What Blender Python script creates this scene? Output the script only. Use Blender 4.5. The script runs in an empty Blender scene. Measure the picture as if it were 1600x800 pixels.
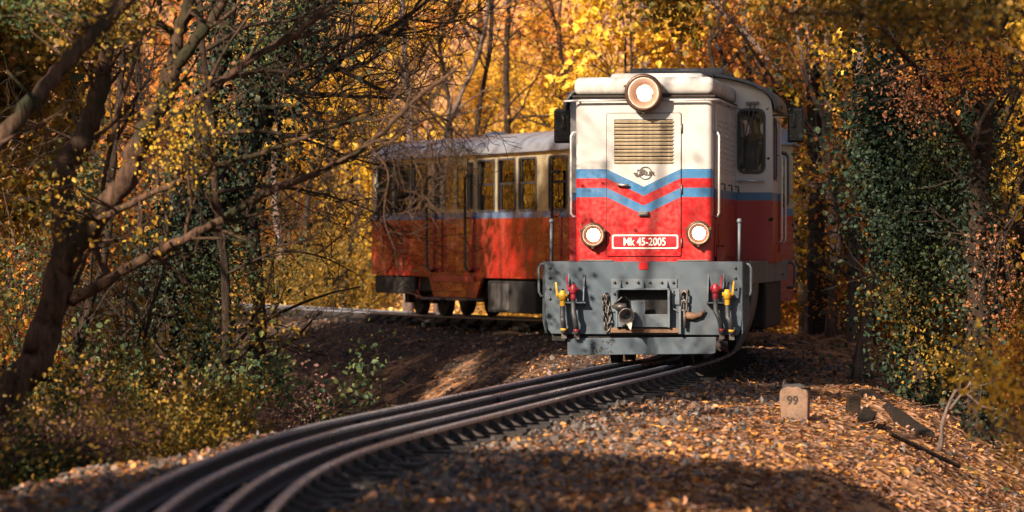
import bpy, bmesh, math, random
import numpy as np
from mathutils import Vector, Matrix

random.seed(7)
RNG = np.random.default_rng(7)
R = math.radians
scene = bpy.context.scene
COL = scene.collection

# ------------------------------------------------------------------ camera, sky, sun, exposure
FPX = 6390.0            # focal length in pixels of a 1600 wide frame
HZ = 385.0              # row of the horizon in a 800 high frame
CAM_H = 1.32
cam = bpy.data.cameras.new('camera')
cam.sensor_width = 36.0
cam.lens = 36.0 * FPX / 1600.0
cam.clip_start = 0.5
cam.clip_end = 900.0
cam.dof.use_dof = True
cam.dof.focus_distance = 46.0
cam.dof.aperture_fstop = 2.5
cam_o = bpy.data.objects.new('camera', cam)
COL.objects.link(cam_o)
cam_o.location = (0, 0, CAM_H)
cam_o.rotation_euler = (R(90) - math.atan((400 - HZ) / FPX), 0, 0)
scene.camera = cam_o

SUN_AZ = 38.0           # the light travels this far to the right of straight ahead
SUN_EL = 30.0
world = bpy.data.worlds.new('World')
scene.world = world
world.use_nodes = True
wn = world.node_tree.nodes
sky = wn.new('ShaderNodeTexSky')
sky.sky_type = 'NISHITA'
sky.sun_disc = False
sky.sun_elevation = R(SUN_EL)
sky.sun_rotation = R(180 + SUN_AZ)
sky.air_density = 1.0
sky.dust_density = 2.0
bg = wn['Background']
bg.inputs['Strength'].default_value = 0.05
world.node_tree.links.new(sky.outputs[0], bg.inputs['Color'])

sun = bpy.data.lights.new('sun', 'SUN')
sun.energy = 5.0
sun.angle = R(0.5)
sun.color = (1.0, 0.83, 0.65)
sun_o = bpy.data.objects.new('sun', sun)
COL.objects.link(sun_o)
sd = Vector((math.sin(R(SUN_AZ)) * math.cos(R(SUN_EL)), math.cos(R(SUN_AZ)) * math.cos(R(SUN_EL)), -math.sin(R(SUN_EL))))
sun_o.rotation_euler = sd.to_track_quat('-Z', 'Y').to_euler()
sun_o.location = (-20, -20, 30)

scene.view_settings.view_transform = 'Standard'
scene.view_settings.look = 'None'
scene.view_settings.exposure = 1.5
scene.view_settings.gamma = 1.0
scene.render.engine = 'CYCLES'
cy = scene.cycles
cy.use_denoising = True
cy.denoiser = 'OPENIMAGEDENOISE'
cy.max_bounces = 7
cy.diffuse_bounces = 2
cy.glossy_bounces = 3
cy.transmission_bounces = 4
cy.transparent_max_bounces = 10
cy.sample_clamp_indirect = 6.0
cy.caustics_reflective = False
cy.caustics_refractive = False

# ------------------------------------------------------------------ materials
def new_mat(name):
    m = bpy.data.materials.new(name)
    m.use_nodes = True
    nt = m.node_tree
    return m, nt, nt.nodes, nt.links, nt.nodes['Principled BSDF']

def ramp(nodes, stops):
    r = nodes.new('ShaderNodeValToRGB')
    e = r.color_ramp.elements
    while len(e) < len(stops):
        e.new(0.5)
    for i, (p, c) in enumerate(stops):
        e[i].position = p
        e[i].color = (*c, 1) if len(c) == 3 else c
    return r

def paint(name, col, rough=0.4, dirt=(0.16, 0.12, 0.09), amount=0.35, metal=0.0, scale=3.0, bump=0.05, streak=True, coat=0.0):
    """Painted metal with blotchy grime, thin vertical streaks and uneven gloss."""
    m, nt, N, L, b = new_mat(name)
    tc = N.new('ShaderNodeTexCoord')
    mp = N.new('ShaderNodeMapping')
    mp.inputs['Scale'].default_value = (1, 1, 0.22 if streak else 1)
    L.new(tc.outputs['Object'], mp.inputs[0])
    n1 = N.new('ShaderNodeTexNoise'); n1.inputs['Scale'].default_value = scale; n1.inputs['Detail'].default_value = 8
    n2 = N.new('ShaderNodeTexNoise'); n2.inputs['Scale'].default_value = scale * 7; n2.inputs['Detail'].default_value = 4
    L.new(mp.outputs[0], n1.inputs[0]); L.new(tc.outputs['Object'], n2.inputs[0])
    mul = N.new('ShaderNodeMath'); mul.operation = 'MULTIPLY'
    L.new(n1.outputs[0], mul.inputs[0]); L.new(n2.outputs[0], mul.inputs[1])
    rp = ramp(N, [(0.18, (0, 0, 0)), (0.46, (1, 1, 1))])
    L.new(mul.outputs[0], rp.inputs[0])
    am = N.new('ShaderNodeMath'); am.operation = 'MULTIPLY'; am.inputs[1].default_value = amount
    L.new(rp.outputs[0], am.inputs[0])
    mx = N.new('ShaderNodeMix'); mx.data_type = 'RGBA'
    L.new(am.outputs[0], mx.inputs[0])
    mx.inputs[6].default_value = (*col, 1); mx.inputs[7].default_value = (*dirt, 1)
    L.new(mx.outputs[2], b.inputs['Base Color'])
    ra = N.new('ShaderNodeMapRange'); ra.inputs[3].default_value = rough; ra.inputs[4].default_value = min(1, rough + 0.3)
    L.new(rp.outputs[0], ra.inputs[0]); L.new(ra.outputs[0], b.inputs['Roughness'])
    b.inputs['Metallic'].default_value = metal
    b.inputs['Coat Weight'].default_value = coat
    if bump:
        bp = N.new('ShaderNodeBump'); bp.inputs['Strength'].default_value = bump; bp.inputs['Distance'].default_value = 0.02
        L.new(n1.outputs[0], bp.inputs['Height']); L.new(bp.outputs[0], b.inputs['Normal'])
    m['mix'] = 1
    return m

def livery(name, bands, front=None, rough=0.3, amount=0.25, coat=0.12, split_y=0.24, bump=0.03):
    """Paint scheme in height bands (object z): cream over blue line over red. FRONT adds the chevron of the nose."""
    m = paint(name, (1, 1, 1), rough, (0.20, 0.15, 0.10), amount, coat=coat, bump=bump)
    nt = m.node_tree; N = nt.nodes; L = nt.links
    mx = [n for n in N if n.bl_idname == 'ShaderNodeMix'][0]
    tc = [n for n in N if n.bl_idname == 'ShaderNodeTexCoord'][0]
    sp = N.new('ShaderNodeSeparateXYZ'); L.new(tc.outputs['Object'], sp.inputs[0])
    def mth(op, a, b=None):
        n = N.new('ShaderNodeMath'); n.operation = op
        for i, x in enumerate((a, b)):
            if x is None: continue
            if isinstance(x, (int, float)): n.inputs[i].default_value = x
            else: L.new(x, n.inputs[i])
        return n.outputs[0]
    def chain(z, bs):
        col = None
        # bs: [(zmin, colour)] from the bottom up
        prev = None
        for zmin, c in bs:
            if prev is None:
                rgb = N.new('ShaderNodeRGB'); rgb.outputs[0].default_value = (*c, 1); prev = rgb.outputs[0]
            else:
                k = N.new('ShaderNodeMix'); k.data_type = 'RGBA'
                L.new(mth('GREATER_THAN', z, zmin), k.inputs[0])
                L.new(prev, k.inputs[6]); k.inputs[7].default_value = (*c, 1)
                prev = k.outputs[2]
        return prev
    side = chain(sp.outputs['Z'], bands)
    if front:
        ax = mth('ABSOLUTE', sp.outputs['X'])
        drop = mth('MULTIPLY', mth('MAXIMUM', mth('SUBTRACT', 1.0, mth('DIVIDE', ax, 0.41)), 0.0), 0.195)
        fz = chain(mth('ADD', sp.outputs['Z'], drop), front)
        k = N.new('ShaderNodeMix'); k.data_type = 'RGBA'
        L.new(mth('LESS_THAN', sp.outputs['Y'], split_y), k.inputs[0])
        L.new(side, k.inputs[6]); L.new(fz, k.inputs[7])
        side = k.outputs[2]
    L.new(side, mx.inputs[6])
    return m

def plain(name, col, rough=0.5, metal=0.0, emit=None, strength=0.0):
    m, nt, N, L, b = new_mat(name)
    b.inputs['Base Color'].default_value = (*col, 1)
    b.inputs['Roughness'].default_value = rough
    b.inputs['Metallic'].default_value = metal
    n = N.new('ShaderNodeTexNoise'); n.inputs['Scale'].default_value = 25
    ra = N.new('ShaderNodeMapRange'); ra.inputs[3].default_value = max(0.03, rough - 0.1); ra.inputs[4].default_value = min(1, rough + 0.12)
    tc = N.new('ShaderNodeTexCoord'); L.new(tc.outputs['Object'], n.inputs[0])
    L.new(n.outputs[0], ra.inputs[0]); L.new(ra.outputs[0], b.inputs['Roughness'])
    if emit:
        b.inputs['Emission Color'].default_value = (*emit, 1)
        b.inputs['Emission Strength'].default_value = strength
    return m

def glass(name, tint=(0.55, 0.57, 0.56), ior=1.7):
    m, nt, N, L, b = new_mat(name)
    N.remove(b)
    out = N['Material Output']
    fr = N.new('ShaderNodeFresnel'); fr.inputs[0].default_value = ior
    tr = N.new('ShaderNodeBsdfTransparent'); tr.inputs[0].default_value = (*tint, 1)
    gl = N.new('ShaderNodeBsdfGlossy'); gl.inputs['Roughness'].default_value = 0.02
    nz = N.new('ShaderNodeTexNoise'); nz.inputs['Scale'].default_value = 2.2
    bp = N.new('ShaderNodeBump'); bp.inputs['Strength'].default_value = 0.12; bp.inputs['Distance'].default_value = 0.02
    L.new(nz.outputs[0], bp.inputs['Height']); L.new(bp.outputs[0], gl.inputs['Normal'])
    mx = N.new('ShaderNodeMixShader')
    L.new(fr.outputs[0], mx.inputs[0]); L.new(tr.outputs[0], mx.inputs[1]); L.new(gl.outputs[0], mx.inputs[2])
    L.new(mx.outputs[0], out.inputs[0])
    return m

def leaf_mat(name, cols, trans=0.5, gloss=0.025, vary=0.25):
    """Each leaf (mesh island) takes its own tone; light shines through it."""
    m, nt, N, L, b = new_mat(name)
    N.remove(b)
    out = N['Material Output']
    ge = N.new('ShaderNodeNewGeometry')
    n = len(cols)
    rp = ramp(N, [(i / max(1, n - 1), c) for i, c in enumerate(cols)])
    L.new(ge.outputs['Random Per Island'], rp.inputs[0])
    oi = N.new('ShaderNodeObjectInfo')
    ra = N.new('ShaderNodeMapRange'); ra.inputs[3].default_value = 1 - vary; ra.inputs[4].default_value = 1 + vary
    L.new(oi.outputs['Random'], ra.inputs[0])
    hs = N.new('ShaderNodeHueSaturation')
    L.new(ra.outputs[0], hs.inputs['Value']); L.new(rp.outputs[0], hs.inputs['Color'])
    df = N.new('ShaderNodeBsdfDiffuse'); tl = N.new('ShaderNodeBsdfTranslucent')
    gl = N.new('ShaderNodeBsdfGlossy'); gl.inputs['Roughness'].default_value = 0.6
    L.new(hs.outputs[0], df.inputs[0]); L.new(hs.outputs[0], tl.inputs[0])
    m1 = N.new('ShaderNodeMixShader'); m1.inputs[0].default_value = trans
    L.new(df.outputs[0], m1.inputs[1]); L.new(tl.outputs[0], m1.inputs[2])
    m2 = N.new('ShaderNodeMixShader'); m2.inputs[0].default_value = gloss
    L.new(m1.outputs[0], m2.inputs[1]); L.new(gl.outputs[0], m2.inputs[2])
    L.new(m2.outputs[0], out.inputs[0])
    return m

def bark_mat(name, c0, c1, scale=9.0, moss=None):
    m, nt, N, L, b = new_mat(name)
    tc = N.new('ShaderNodeTexCoord')
    mp = N.new('ShaderNodeMapping'); mp.inputs['Scale'].default_value = (1, 1, 0.25)
    L.new(tc.outputs['Object'], mp.inputs[0])
    n1 = N.new('ShaderNodeTexNoise'); n1.inputs['Scale'].default_value = scale; n1.inputs['Detail'].default_value = 10; n1.inputs['Roughness'].default_value = 0.7
    L.new(mp.outputs[0], n1.inputs[0])
    rp = ramp(N, [(0.36, c0), (0.66, c1)])
    L.new(n1.outputs[0], rp.inputs[0])
    src = rp.outputs[0]
    if moss:
        n2 = N.new('ShaderNodeTexNoise'); n2.inputs['Scale'].default_value = 2.0; n2.inputs['Detail'].default_value = 5
        L.new(tc.outputs['Object'], n2.inputs[0])
        r2 = ramp(N, [(0.5, (0, 0, 0)), (0.62, (1, 1, 1))]); L.new(n2.outputs[0], r2.inputs[0])
        k = N.new('ShaderNodeMix'); k.data_type = 'RGBA'
        L.new(r2.outputs[0], k.inputs[0]); L.new(src, k.inputs[6]); k.inputs[7].default_value = (*moss, 1)
        src = k.outputs[2]
    L.new(src, b.inputs['Base Color'])
    b.inputs['Roughness'].default_value = 0.9
    b.inputs['Specular IOR Level'].default_value = 0.2
    bp = N.new('ShaderNodeBump'); bp.inputs['Strength'].default_value = 1.0; bp.inputs['Distance'].default_value = 0.09
    L.new(n1.outputs[0], bp.inputs['Height']); L.new(bp.outputs[0], b.inputs['Normal'])
    return m

def ground_mat():
    m, nt, N, L, b = new_mat('forest_soil')
    tc = N.new('ShaderNodeTexCoord')
    at = N.new('ShaderNodeAttribute'); at.attribute_name = 'bed'
    vo = N.new('ShaderNodeTexVoronoi'); vo.inputs['Scale'].default_value = 9.0
    L.new(tc.outputs['Object'], vo.inputs['Vector'])
    sp = N.new('ShaderNodeSeparateColor'); L.new(vo.outputs['Color'], sp.inputs[0])
    lf = ramp(N, [(0.0, (0.05, 0.026, 0.014)), (0.3, (0.15, 0.07, 0.032)), (0.55, (0.27, 0.13, 0.065)), (0.78, (0.36, 0.20, 0.12)), (1.0, (0.45, 0.22, 0.05))])
    L.new(sp.outputs[0], lf.inputs[0])
    vs = N.new('ShaderNodeTexVoronoi'); vs.inputs['Scale'].default_value = 26.0
    L.new(tc.outputs['Object'], vs.inputs['Vector'])
    s2 = N.new('ShaderNodeSeparateColor'); L.new(vs.outputs['Color'], s2.inputs[0])
    st = ramp(N, [(0.0, (0.014, 0.009, 0.007)), (0.6, (0.045, 0.029, 0.022)), (1.0, (0.12, 0.075, 0.052))])
    L.new(s2.outputs[0], st.inputs[0])
    nz = N.new('ShaderNodeTexNoise'); nz.inputs['Scale'].default_value = 1.3; nz.inputs['Detail'].default_value = 6
    L.new(tc.outputs['Object'], nz.inputs[0])
    ad = N.new('ShaderNodeMath'); ad.operation = 'ADD'
    L.new(at.outputs['Fac'], ad.inputs[0]); L.new(nz.outputs[0], ad.inputs[1])
    r3 = ramp(N, [(0.72, (0, 0, 0)), (1.0, (1, 1, 1))]); L.new(ad.outputs[0], r3.inputs[0])
    k = N.new('ShaderNodeMix'); k.data_type = 'RGBA'
    L.new(r3.outputs[0], k.inputs[0]); L.new(lf.outputs[0], k.inputs[6]); L.new(st.outputs[0], k.inputs[7])
    L.new(k.outputs[2], b.inputs['Base Color'])
    b.inputs['Roughness'].default_value = 0.95
    b.inputs['Specular IOR Level'].default_value = 0.15
    bp = N.new('ShaderNodeBump'); bp.inputs['Strength'].default_value = 1.0; bp.inputs['Distance'].default_value = 0.05
    L.new(vo.outputs['Distance'], bp.inputs['Height']); L.new(bp.outputs[0], b.inputs['Normal'])
    return m

CREAM = (0.41, 0.395, 0.375)
BLUE = (0.028, 0.125, 0.26)
RED = (0.36, 0.003, 0.006)
M = {}
M['nose'] = livery('locomotive_livery', [(0, RED), (1.86, BLUE), (1.955, CREAM)],
                   front=[(0, RED), (1.862, BLUE), (1.965, RED), (2.07, BLUE), (2.172, CREAM)], rough=0.30, amount=0.27, bump=0.06)
M['cab'] = livery('cab_livery', [(0, (0.32, 0.003, 0.008)), (1.86, BLUE), (1.955, (0.50, 0.48, 0.45))], rough=0.3, amount=0.12)
M['coach'] = livery('coach_livery', [(0, (0.27, 0.010, 0.009)), (1.545, (0.05, 0.12, 0.24)), (1.645, (0.29, 0.245, 0.16))], rough=0.16, amount=0.22, coat=0.6, bump=0.10)
M['cream'] = paint('cream_paint', CREAM, 0.35, amount=0.35)
M['roof_white'] = paint('dirty_white_roof_paint', (0.42, 0.40, 0.375), 0.4, (0.10, 0.07, 0.06), 0.5, scale=2.5, streak=False)
M['cab_roof'] = paint('dark_weathered_roof', (0.10, 0.095, 0.09), 0.42, (0.03, 0.025, 0.02), 0.5, streak=False)
M['grey'] = paint('grey_beam_paint', (0.046, 0.068, 0.090), 0.42, (0.055, 0.055, 0.055), 0.55, scale=2.2)
M['grey_light'] = paint('light_grey_paint', (0.085, 0.112, 0.135), 0.45, (0.08, 0.07, 0.06), 0.5)
M['rusty'] = paint('rusty_iron', (0.16, 0.085, 0.045), 0.7, (0.05, 0.03, 0.02), 0.8, scale=9, bump=0.3, streak=False)
M['iron'] = paint('worn_iron', (0.13, 0.12, 0.115), 0.45, (0.07, 0.045, 0.03), 0.7, metal=0.7, scale=10, bump=0.2, streak=False)
M['bare'] = paint('bare_worn_metal', (0.30, 0.265, 0.235), 0.35, (0.16, 0.10, 0.06), 0.6, metal=0.8, scale=8, streak=False)
M['black'] = paint('black_underframe', (0.007, 0.0065, 0.006), 0.7, (0.02, 0.015, 0.011), 0.5, scale=6)
M['blackgloss'] = plain('black_gloss', (0.012, 0.012, 0.013), 0.25)
M['rubber'] = plain('dark_rubber', (0.035, 0.036, 0.04), 0.55)
M['seam'] = plain('dark_joint', (0.02, 0.014, 0.010), 0.8)
M['redpaint'] = paint('red_valve_paint', (0.24, 0.008, 0.02), 0.4, (0.08, 0.02, 0.02), 0.4, scale=14, streak=False)
M['yellow'] = paint('yellow_valve_paint', (0.55, 0.30, 0.012), 0.4, (0.2, 0.1, 0.02), 0.4, scale=14, streak=False)
M['redsquare'] = plain('red_reflector', (0.42, 0.01, 0.012), 0.3)
M['white'] = paint('white_lettering', (0.80, 0.76, 0.68), 0.4, (0.4, 0.3, 0.2), 0.3, scale=20, bump=0)
M['platered'] = paint('number_plate_red', (0.36, 0.004, 0.014), 0.35, (0.2, 0.02, 0.02), 0.3)
M['emblem'] = plain('emblem_bronze', (0.075, 0.06, 0.05), 0.45, 0.4)
M['lampring'] = paint('brown_lamp_ring', (0.085, 0.045, 0.028), 0.35, (0.08, 0.05, 0.03), 0.4, metal=0.5, scale=12, streak=False)
M['reflector'] = plain('lamp_reflector', (0.10, 0.03, 0.008), 0.45, 0.4, None, 0)
M['bulb'] = plain('lit_lamp', (1, 0.9, 0.7), 0.3, 0, (1.0, 0.84, 0.62), 11.0)
M['louvre'] = paint('louvre_cream', (0.58, 0.47, 0.32), 0.45, (0.12, 0.07, 0.04), 0.7, scale=4, streak=False)
M['glass'] = glass('coach_glass', (0.80, 0.80, 0.74), 3.3)
M['cabglass'] = glass('cab_glass', (0.85, 0.87, 0.89), 1.45)
M['clear'] = glass('lamp_glass', (0.96, 0.95, 0.93), 1.3)
M['silver'] = paint('silver_roof_paint', (0.22, 0.245, 0.29), 0.30, (0.20, 0.16, 0.13), 0.5, metal=0.35, scale=2.0, streak=False)
M['coach_red'] = paint('coach_red', (0.34, 0.03, 0.02), 0.35, (0.16, 0.08, 0.05), 0.4)
M['interior'] = plain('coach_interior_panels', (0.16, 0.12, 0.08), 0.6)
M['bench'] = plain('brown_seat_cover', (0.10, 0.045, 0.025), 0.6)
M['chrome'] = plain('silver_handrail', (0.55, 0.54, 0.52), 0.3, 0.5)
M['rail_side'] = paint('rusty_rail_side', (0.026, 0.019, 0.017), 0.7, (0.03, 0.018, 0.014), 0.6, scale=8, bump=0.2, streak=False)
M['rail_top'] = paint('polished_rail_head', (0.17, 0.185, 0.22), 0.24, (0.06, 0.05, 0.045), 0.35, metal=0.15, scale=3, bump=0.02, streak=False)
M['sleeper'] = paint('old_timber_sleeper', (0.018, 0.014, 0.012), 0.85, (0.007, 0.006, 0.005), 0.6, scale=7, bump=0.3, streak=False)
M['stone'] = paint('weathered_marker_stone', (0.17, 0.10, 0.064), 0.9, (0.045, 0.032, 0.025), 0.9, scale=9, bump=0.5, streak=False)
M['concrete'] = paint('old_concrete', (0.028, 0.025, 0.025), 0.9, (0.03, 0.026, 0.024), 0.6, scale=7, bump=0.4, streak=False)
M['numeral'] = plain('dark_painted_numeral', (0.018, 0.010, 0.007), 0.8)
M['jacket'] = plain('dark_blue_jacket', (0.025, 0.04, 0.10), 0.75)
M['skin'] = plain('skin', (0.38, 0.20, 0.14), 0.5)
M['hair'] = plain('dark_hair', (0.014, 0.011, 0.010), 0.6)
M['trousers'] = plain('dark_trousers', (0.012, 0.012, 0.016), 0.8)
M['ground'] = ground_mat()
M['bark_dark'] = bark_mat('dark_bark', (0.012, 0.008, 0.006), (0.06, 0.038, 0.026), 13)
M['bark_brown'] = bark_mat('brown_bark', (0.028, 0.016, 0.010), (0.15, 0.085, 0.055), 14, moss=(0.03, 0.03, 0.014))
M['bark_grey'] = bark_mat('grey_bark', (0.06, 0.045, 0.038), (0.24, 0.17, 0.14))
M['deadwood'] = bark_mat('pale_dead_wood', (0.14, 0.075, 0.05), (0.42, 0.25, 0.17), 14)
M['rotten'] = bark_mat('rotten_black_wood', (0.006, 0.004, 0.003), (0.045, 0.029, 0.020), 16)
M['twig'] = bark_mat('pale_twigs', (0.10, 0.06, 0.04), (0.28, 0.18, 0.12))
M['leaf_yellow'] = leaf_mat('yellow_leaves', [(0.34, 0.17, 0.012), (0.70, 0.42, 0.025), (0.80, 0.54, 0.05), (0.62, 0.28, 0.02)])
M['leaf_orange'] = leaf_mat('orange_leaves', [(0.26, 0.07, 0.014), (0.56, 0.19, 0.025), (0.68, 0.28, 0.035), (0.60, 0.32, 0.04)])
M['leaf_rust'] = leaf_mat('rust_brown_leaves', [(0.12, 0.045, 0.02), (0.30, 0.11, 0.04), (0.38, 0.17, 0.08), (0.36, 0.12, 0.03)])
M['leaf_amber'] = leaf_mat('amber_green_leaves', [(0.07, 0.075, 0.012), (0.17, 0.12, 0.015), (0.34, 0.19, 0.02), (0.44, 0.24, 0.02)])
M['leaf_green'] = leaf_mat('dark_green_leaves', [(0.018, 0.035, 0.014), (0.035, 0.065, 0.025), (0.06, 0.08, 0.02), (0.10, 0.10, 0.02)], 0.3)
M['leaf_ivy'] = leaf_mat('ivy_leaves', [(0.005, 0.013, 0.008), (0.012, 0.026, 0.015), (0.02, 0.038, 0.02), (0.04, 0.05, 0.022)], 0.2, 0.02)
M['leaf_pink'] = leaf_mat('pinkish_brown_leaves', [(0.14, 0.06, 0.05), (0.30, 0.14, 0.11), (0.38, 0.20, 0.15), (0.10, 0.06, 0.03)])
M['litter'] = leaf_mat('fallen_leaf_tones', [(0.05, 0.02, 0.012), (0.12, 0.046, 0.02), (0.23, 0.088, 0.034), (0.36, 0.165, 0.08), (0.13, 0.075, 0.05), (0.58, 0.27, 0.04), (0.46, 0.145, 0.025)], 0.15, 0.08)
M['litter_slope'] = leaf_mat('sunlit_fallen_leaf_tones', [(0.34, 0.16, 0.05), (0.74, 0.48, 0.10), (0.78, 0.56, 0.20), (0.82, 0.58, 0.08), (0.68, 0.34, 0.05), (0.80, 0.56, 0.26)], 0.2, 0.02)  # litter tones raised so the slope reads as sunlit: brightness put into the colour
M['gravel'] = leaf_mat('ballast_stone_tones', [(0.016, 0.012, 0.011), (0.036, 0.028, 0.025), (0.065, 0.05, 0.043), (0.12, 0.085, 0.065)], 0.0, 0.05, 0.0)

# ------------------------------------------------------------------ mesh helpers
class MB:
    """Collects faces; build() links them as ONE mesh object."""
    def __init__(s):
        s.v = []; s.f = []; s.mi = []; s.sm = []
    def add(s, vs, fs, m=0, smooth=False):
        o = len(s.v); s.v.extend(vs)
        for f in fs:
            s.f.append([i + o for i in f]); s.mi.append(m); s.sm.append(smooth)
        return s
    def box(s, x0, y0, z0, x1, y1, z1, m=0):
        return s.add([(x0, y0, z0), (x1, y0, z0), (x1, y1, z0), (x0, y1, z0), (x0, y0, z1), (x1, y0, z1), (x1, y1, z1), (x0, y1, z1)],
                     [(0, 3, 2, 1), (4, 5, 6, 7), (0, 1, 5, 4), (1, 2, 6, 5), (2, 3, 7, 6), (3, 0, 4, 7)], m)
    def obox(s, c, size, rot, m=0):
        mt = Matrix.Translation(c) @ rot.to_4x4()
        h = [x / 2 for x in size]
        vs = [tuple(mt @ Vector((a * h[0], b * h[1], d * h[2]))) for d in (-1, 1) for b in (-1, 1) for a in (-1, 1)]
        return s.add(vs, [(0, 2, 3, 1), (4, 5, 7, 6), (0, 1, 5, 4), (1, 3, 7, 5), (3, 2, 6, 7), (2, 0, 4, 6)], m)
    def tube(s, pts, rad, n=6, m=0, cap=True, smooth=True):
        pts = [Vector(p) for p in pts]
        if isinstance(rad, (int, float)): rad = [rad] * len(pts)
        k = len(pts)
        ref = None; vs = []
        for i in range(k):
            t = (pts[min(i + 1, k - 1)] - pts[max(i - 1, 0)])
            if t.length < 1e-9: t = Vector((0, 0, 1))
            t.normalize()
            if ref is None:
                ref = t.orthogonal().normalized()
            else:
                ref = ref - t * ref.dot(t)
                ref = ref.normalized() if ref.length > 1e-6 else t.orthogonal().normalized()
            b = t.cross(ref)
            for j in range(n):
                a = 2 * math.pi * j / n
                vs.append(tuple(pts[i] + (ref * math.cos(a) + b * math.sin(a)) * rad[i]))
        fs = [(i * n + j, i * n + (j + 1) % n, (i + 1) * n + (j + 1) % n, (i + 1) * n + j) for i in range(k - 1) for j in range(n)]
        s.add(vs, fs, m, smooth)
        if cap:
            o = len(s.v) - len(vs)
            s.f.append([o + j for j in reversed(range(n))]); s.mi.append(m); s.sm.append(False)
            s.f.append([o + (k - 1) * n + j for j in range(n)]); s.mi.append(m); s.sm.append(False)
        return s
    def lathe(s, prof, axis, c, n=24, m=0, smooth=True, closed=False):
        """prof: (radius, distance along axis); axis 'x','y','z'."""
        vs = []
        for r, h in prof:
            for j in range(n):
                a = 2 * math.pi * j / n
                p, q = r * math.cos(a), r * math.sin(a)
                d = {'x': (h, p, q), 'y': (q, h, p), 'z': (p, q, h)}[axis]
                vs.append((c[0] + d[0], c[1] + d[1], c[2] + d[2]))
        k = len(prof)
        fs = [(i * n + j, i * n + (j + 1) % n, (i + 1) * n + (j + 1) % n, (i + 1) * n + j) for i in range(k - 1) for j in range(n)]
        return s.add(vs, fs, m, smooth)
    def plate(s, outline, holes, w0, w1, mp, m=0):
        """A flat plate with holes: outlines in (u, v), thickness w0..w1, mp(u, v, w) -> point."""
        bm = bmesh.new()
        es = []
        for ring in [outline] + list(holes):
            vs = [bm.verts.new((u, v, 0)) for u, v in ring]
            for i in range(len(vs)):
                es.append(bm.edges.new((vs[i], vs[(i + 1) % len(vs)])))
        bmesh.ops.triangle_fill(bm, use_beauty=True, edges=es)
        bm.verts.index_update()
        base = [tuple(v.co[:2]) for v in bm.verts]
        n = len(base)
        vv = [mp(u, v, w0) for u, v in base] + [mp(u, v, w1) for u, v in base]
        ff = []
        for f in bm.faces:
            idx = [v.index for v in f.verts]
            if f.normal.z < 0: idx.reverse()
            ff.append([i + n for i in idx]); ff.append(list(reversed(idx)))
        o = 0
        for ring in [outline] + list(holes):
            k = len(ring)
            for i in range(k):
                a, b = o + i, o + (i + 1) % k
                ff.append([a, b, b + n, a + n])
            o += k
        bm.free()
        return s.add(vv, ff, m)
    def mesh(s, name, mats, fix=True):
        me = bpy.data.meshes.new(name)
        me.from_pydata(s.v, [], s.f)
        for x in (mats if isinstance(mats, (list, tuple)) else [mats]): me.materials.append(x)
        me.polygons.foreach_set('material_index', s.mi)
        me.polygons.foreach_set('use_smooth', s.sm)
        if fix:
            bm = bmesh.new(); bm.from_mesh(me)
            bmesh.ops.recalc_face_normals(bm, faces=bm.faces)
            bm.to_mesh(me); bm.free()
        me.update()
        return me
    def build(s, name, mats, parent=None, bevel=0.0, seg=2, fix=True, loc=None):
        return link(name, s.mesh(name, mats, fix), parent, bevel, seg, loc)

def link(name, me, parent=None, bevel=0.0, seg=2, loc=None):
    o = bpy.data.objects.new(name, me)
    COL.objects.link(o)
    if parent is not None: o.parent = parent
    if loc is not None: o.location = loc
    if bevel:
        md = o.modifiers.new('bevel', 'BEVEL'); md.width = bevel; md.segments = seg; md.limit_method = 'ANGLE'; md.angle_limit = R(40)
        md.harden_normals = False
    return o

def tag(o, label=None, cat=None, group=None, kind=None):
    if label: o['label'] = label
    if cat: o['category'] = cat
    if group: o['group'] = group
    if kind: o['kind'] = kind
    return o

def empty(name, loc, rz=0.0):
    o = bpy.data.objects.new(name, None)
    COL.objects.link(o); o.location = loc; o.rotation_euler = (0, 0, rz); o.empty_display_size = 0.3
    return o

def rrect(u0, v0, u1, v1, r, n=5):
    pts = []
    for cx, cy, a0 in ((u1 - r, v1 - r, 0), (u0 + r, v1 - r, 90), (u0 + r, v0 + r, 180), (u1 - r, v0 + r, 270)):
        for i in range(n + 1):
            a = R(a0 + 90 * i / n)
            pts.append((cx + r * math.cos(a), cy + r * math.sin(a)))
    return pts

def circ(cx, cy, r, n=24):
    return [(cx + r * math.cos(2 * math.pi * i / n), cy + r * math.sin(2 * math.pi * i / n)) for i in range(n)]

def text_mesh(name, body, size, extrude, mat, sx=1.0, offset=0.0, align='CENTER'):
    cu = bpy.data.curves.new(name, 'FONT')
    cu.body = body; cu.size = size; cu.extrude = extrude; cu.align_x = align; cu.align_y = 'CENTER'; cu.offset = offset
    cu.resolution_u = 3
    ob = bpy.data.objects.new(name, cu); COL.objects.link(ob)
    dg = bpy.context.evaluated_depsgraph_get()
    me = bpy.data.meshes.new_from_object(ob.evaluated_get(dg))
    bpy.data.objects.remove(ob); bpy.data.curves.remove(cu)
    for v in me.vertices: v.co.x *= sx
    me.materials.clear(); me.materials.append(mat)
    me.name = name
    return me

def stand_up(me, x, y, z):
    """Text lies in xy: stand it in the xz plane, facing -y."""
    for v in me.vertices: v.co = Vector((x + v.co.x, y - v.co.z, z + v.co.y))
    return me

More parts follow.
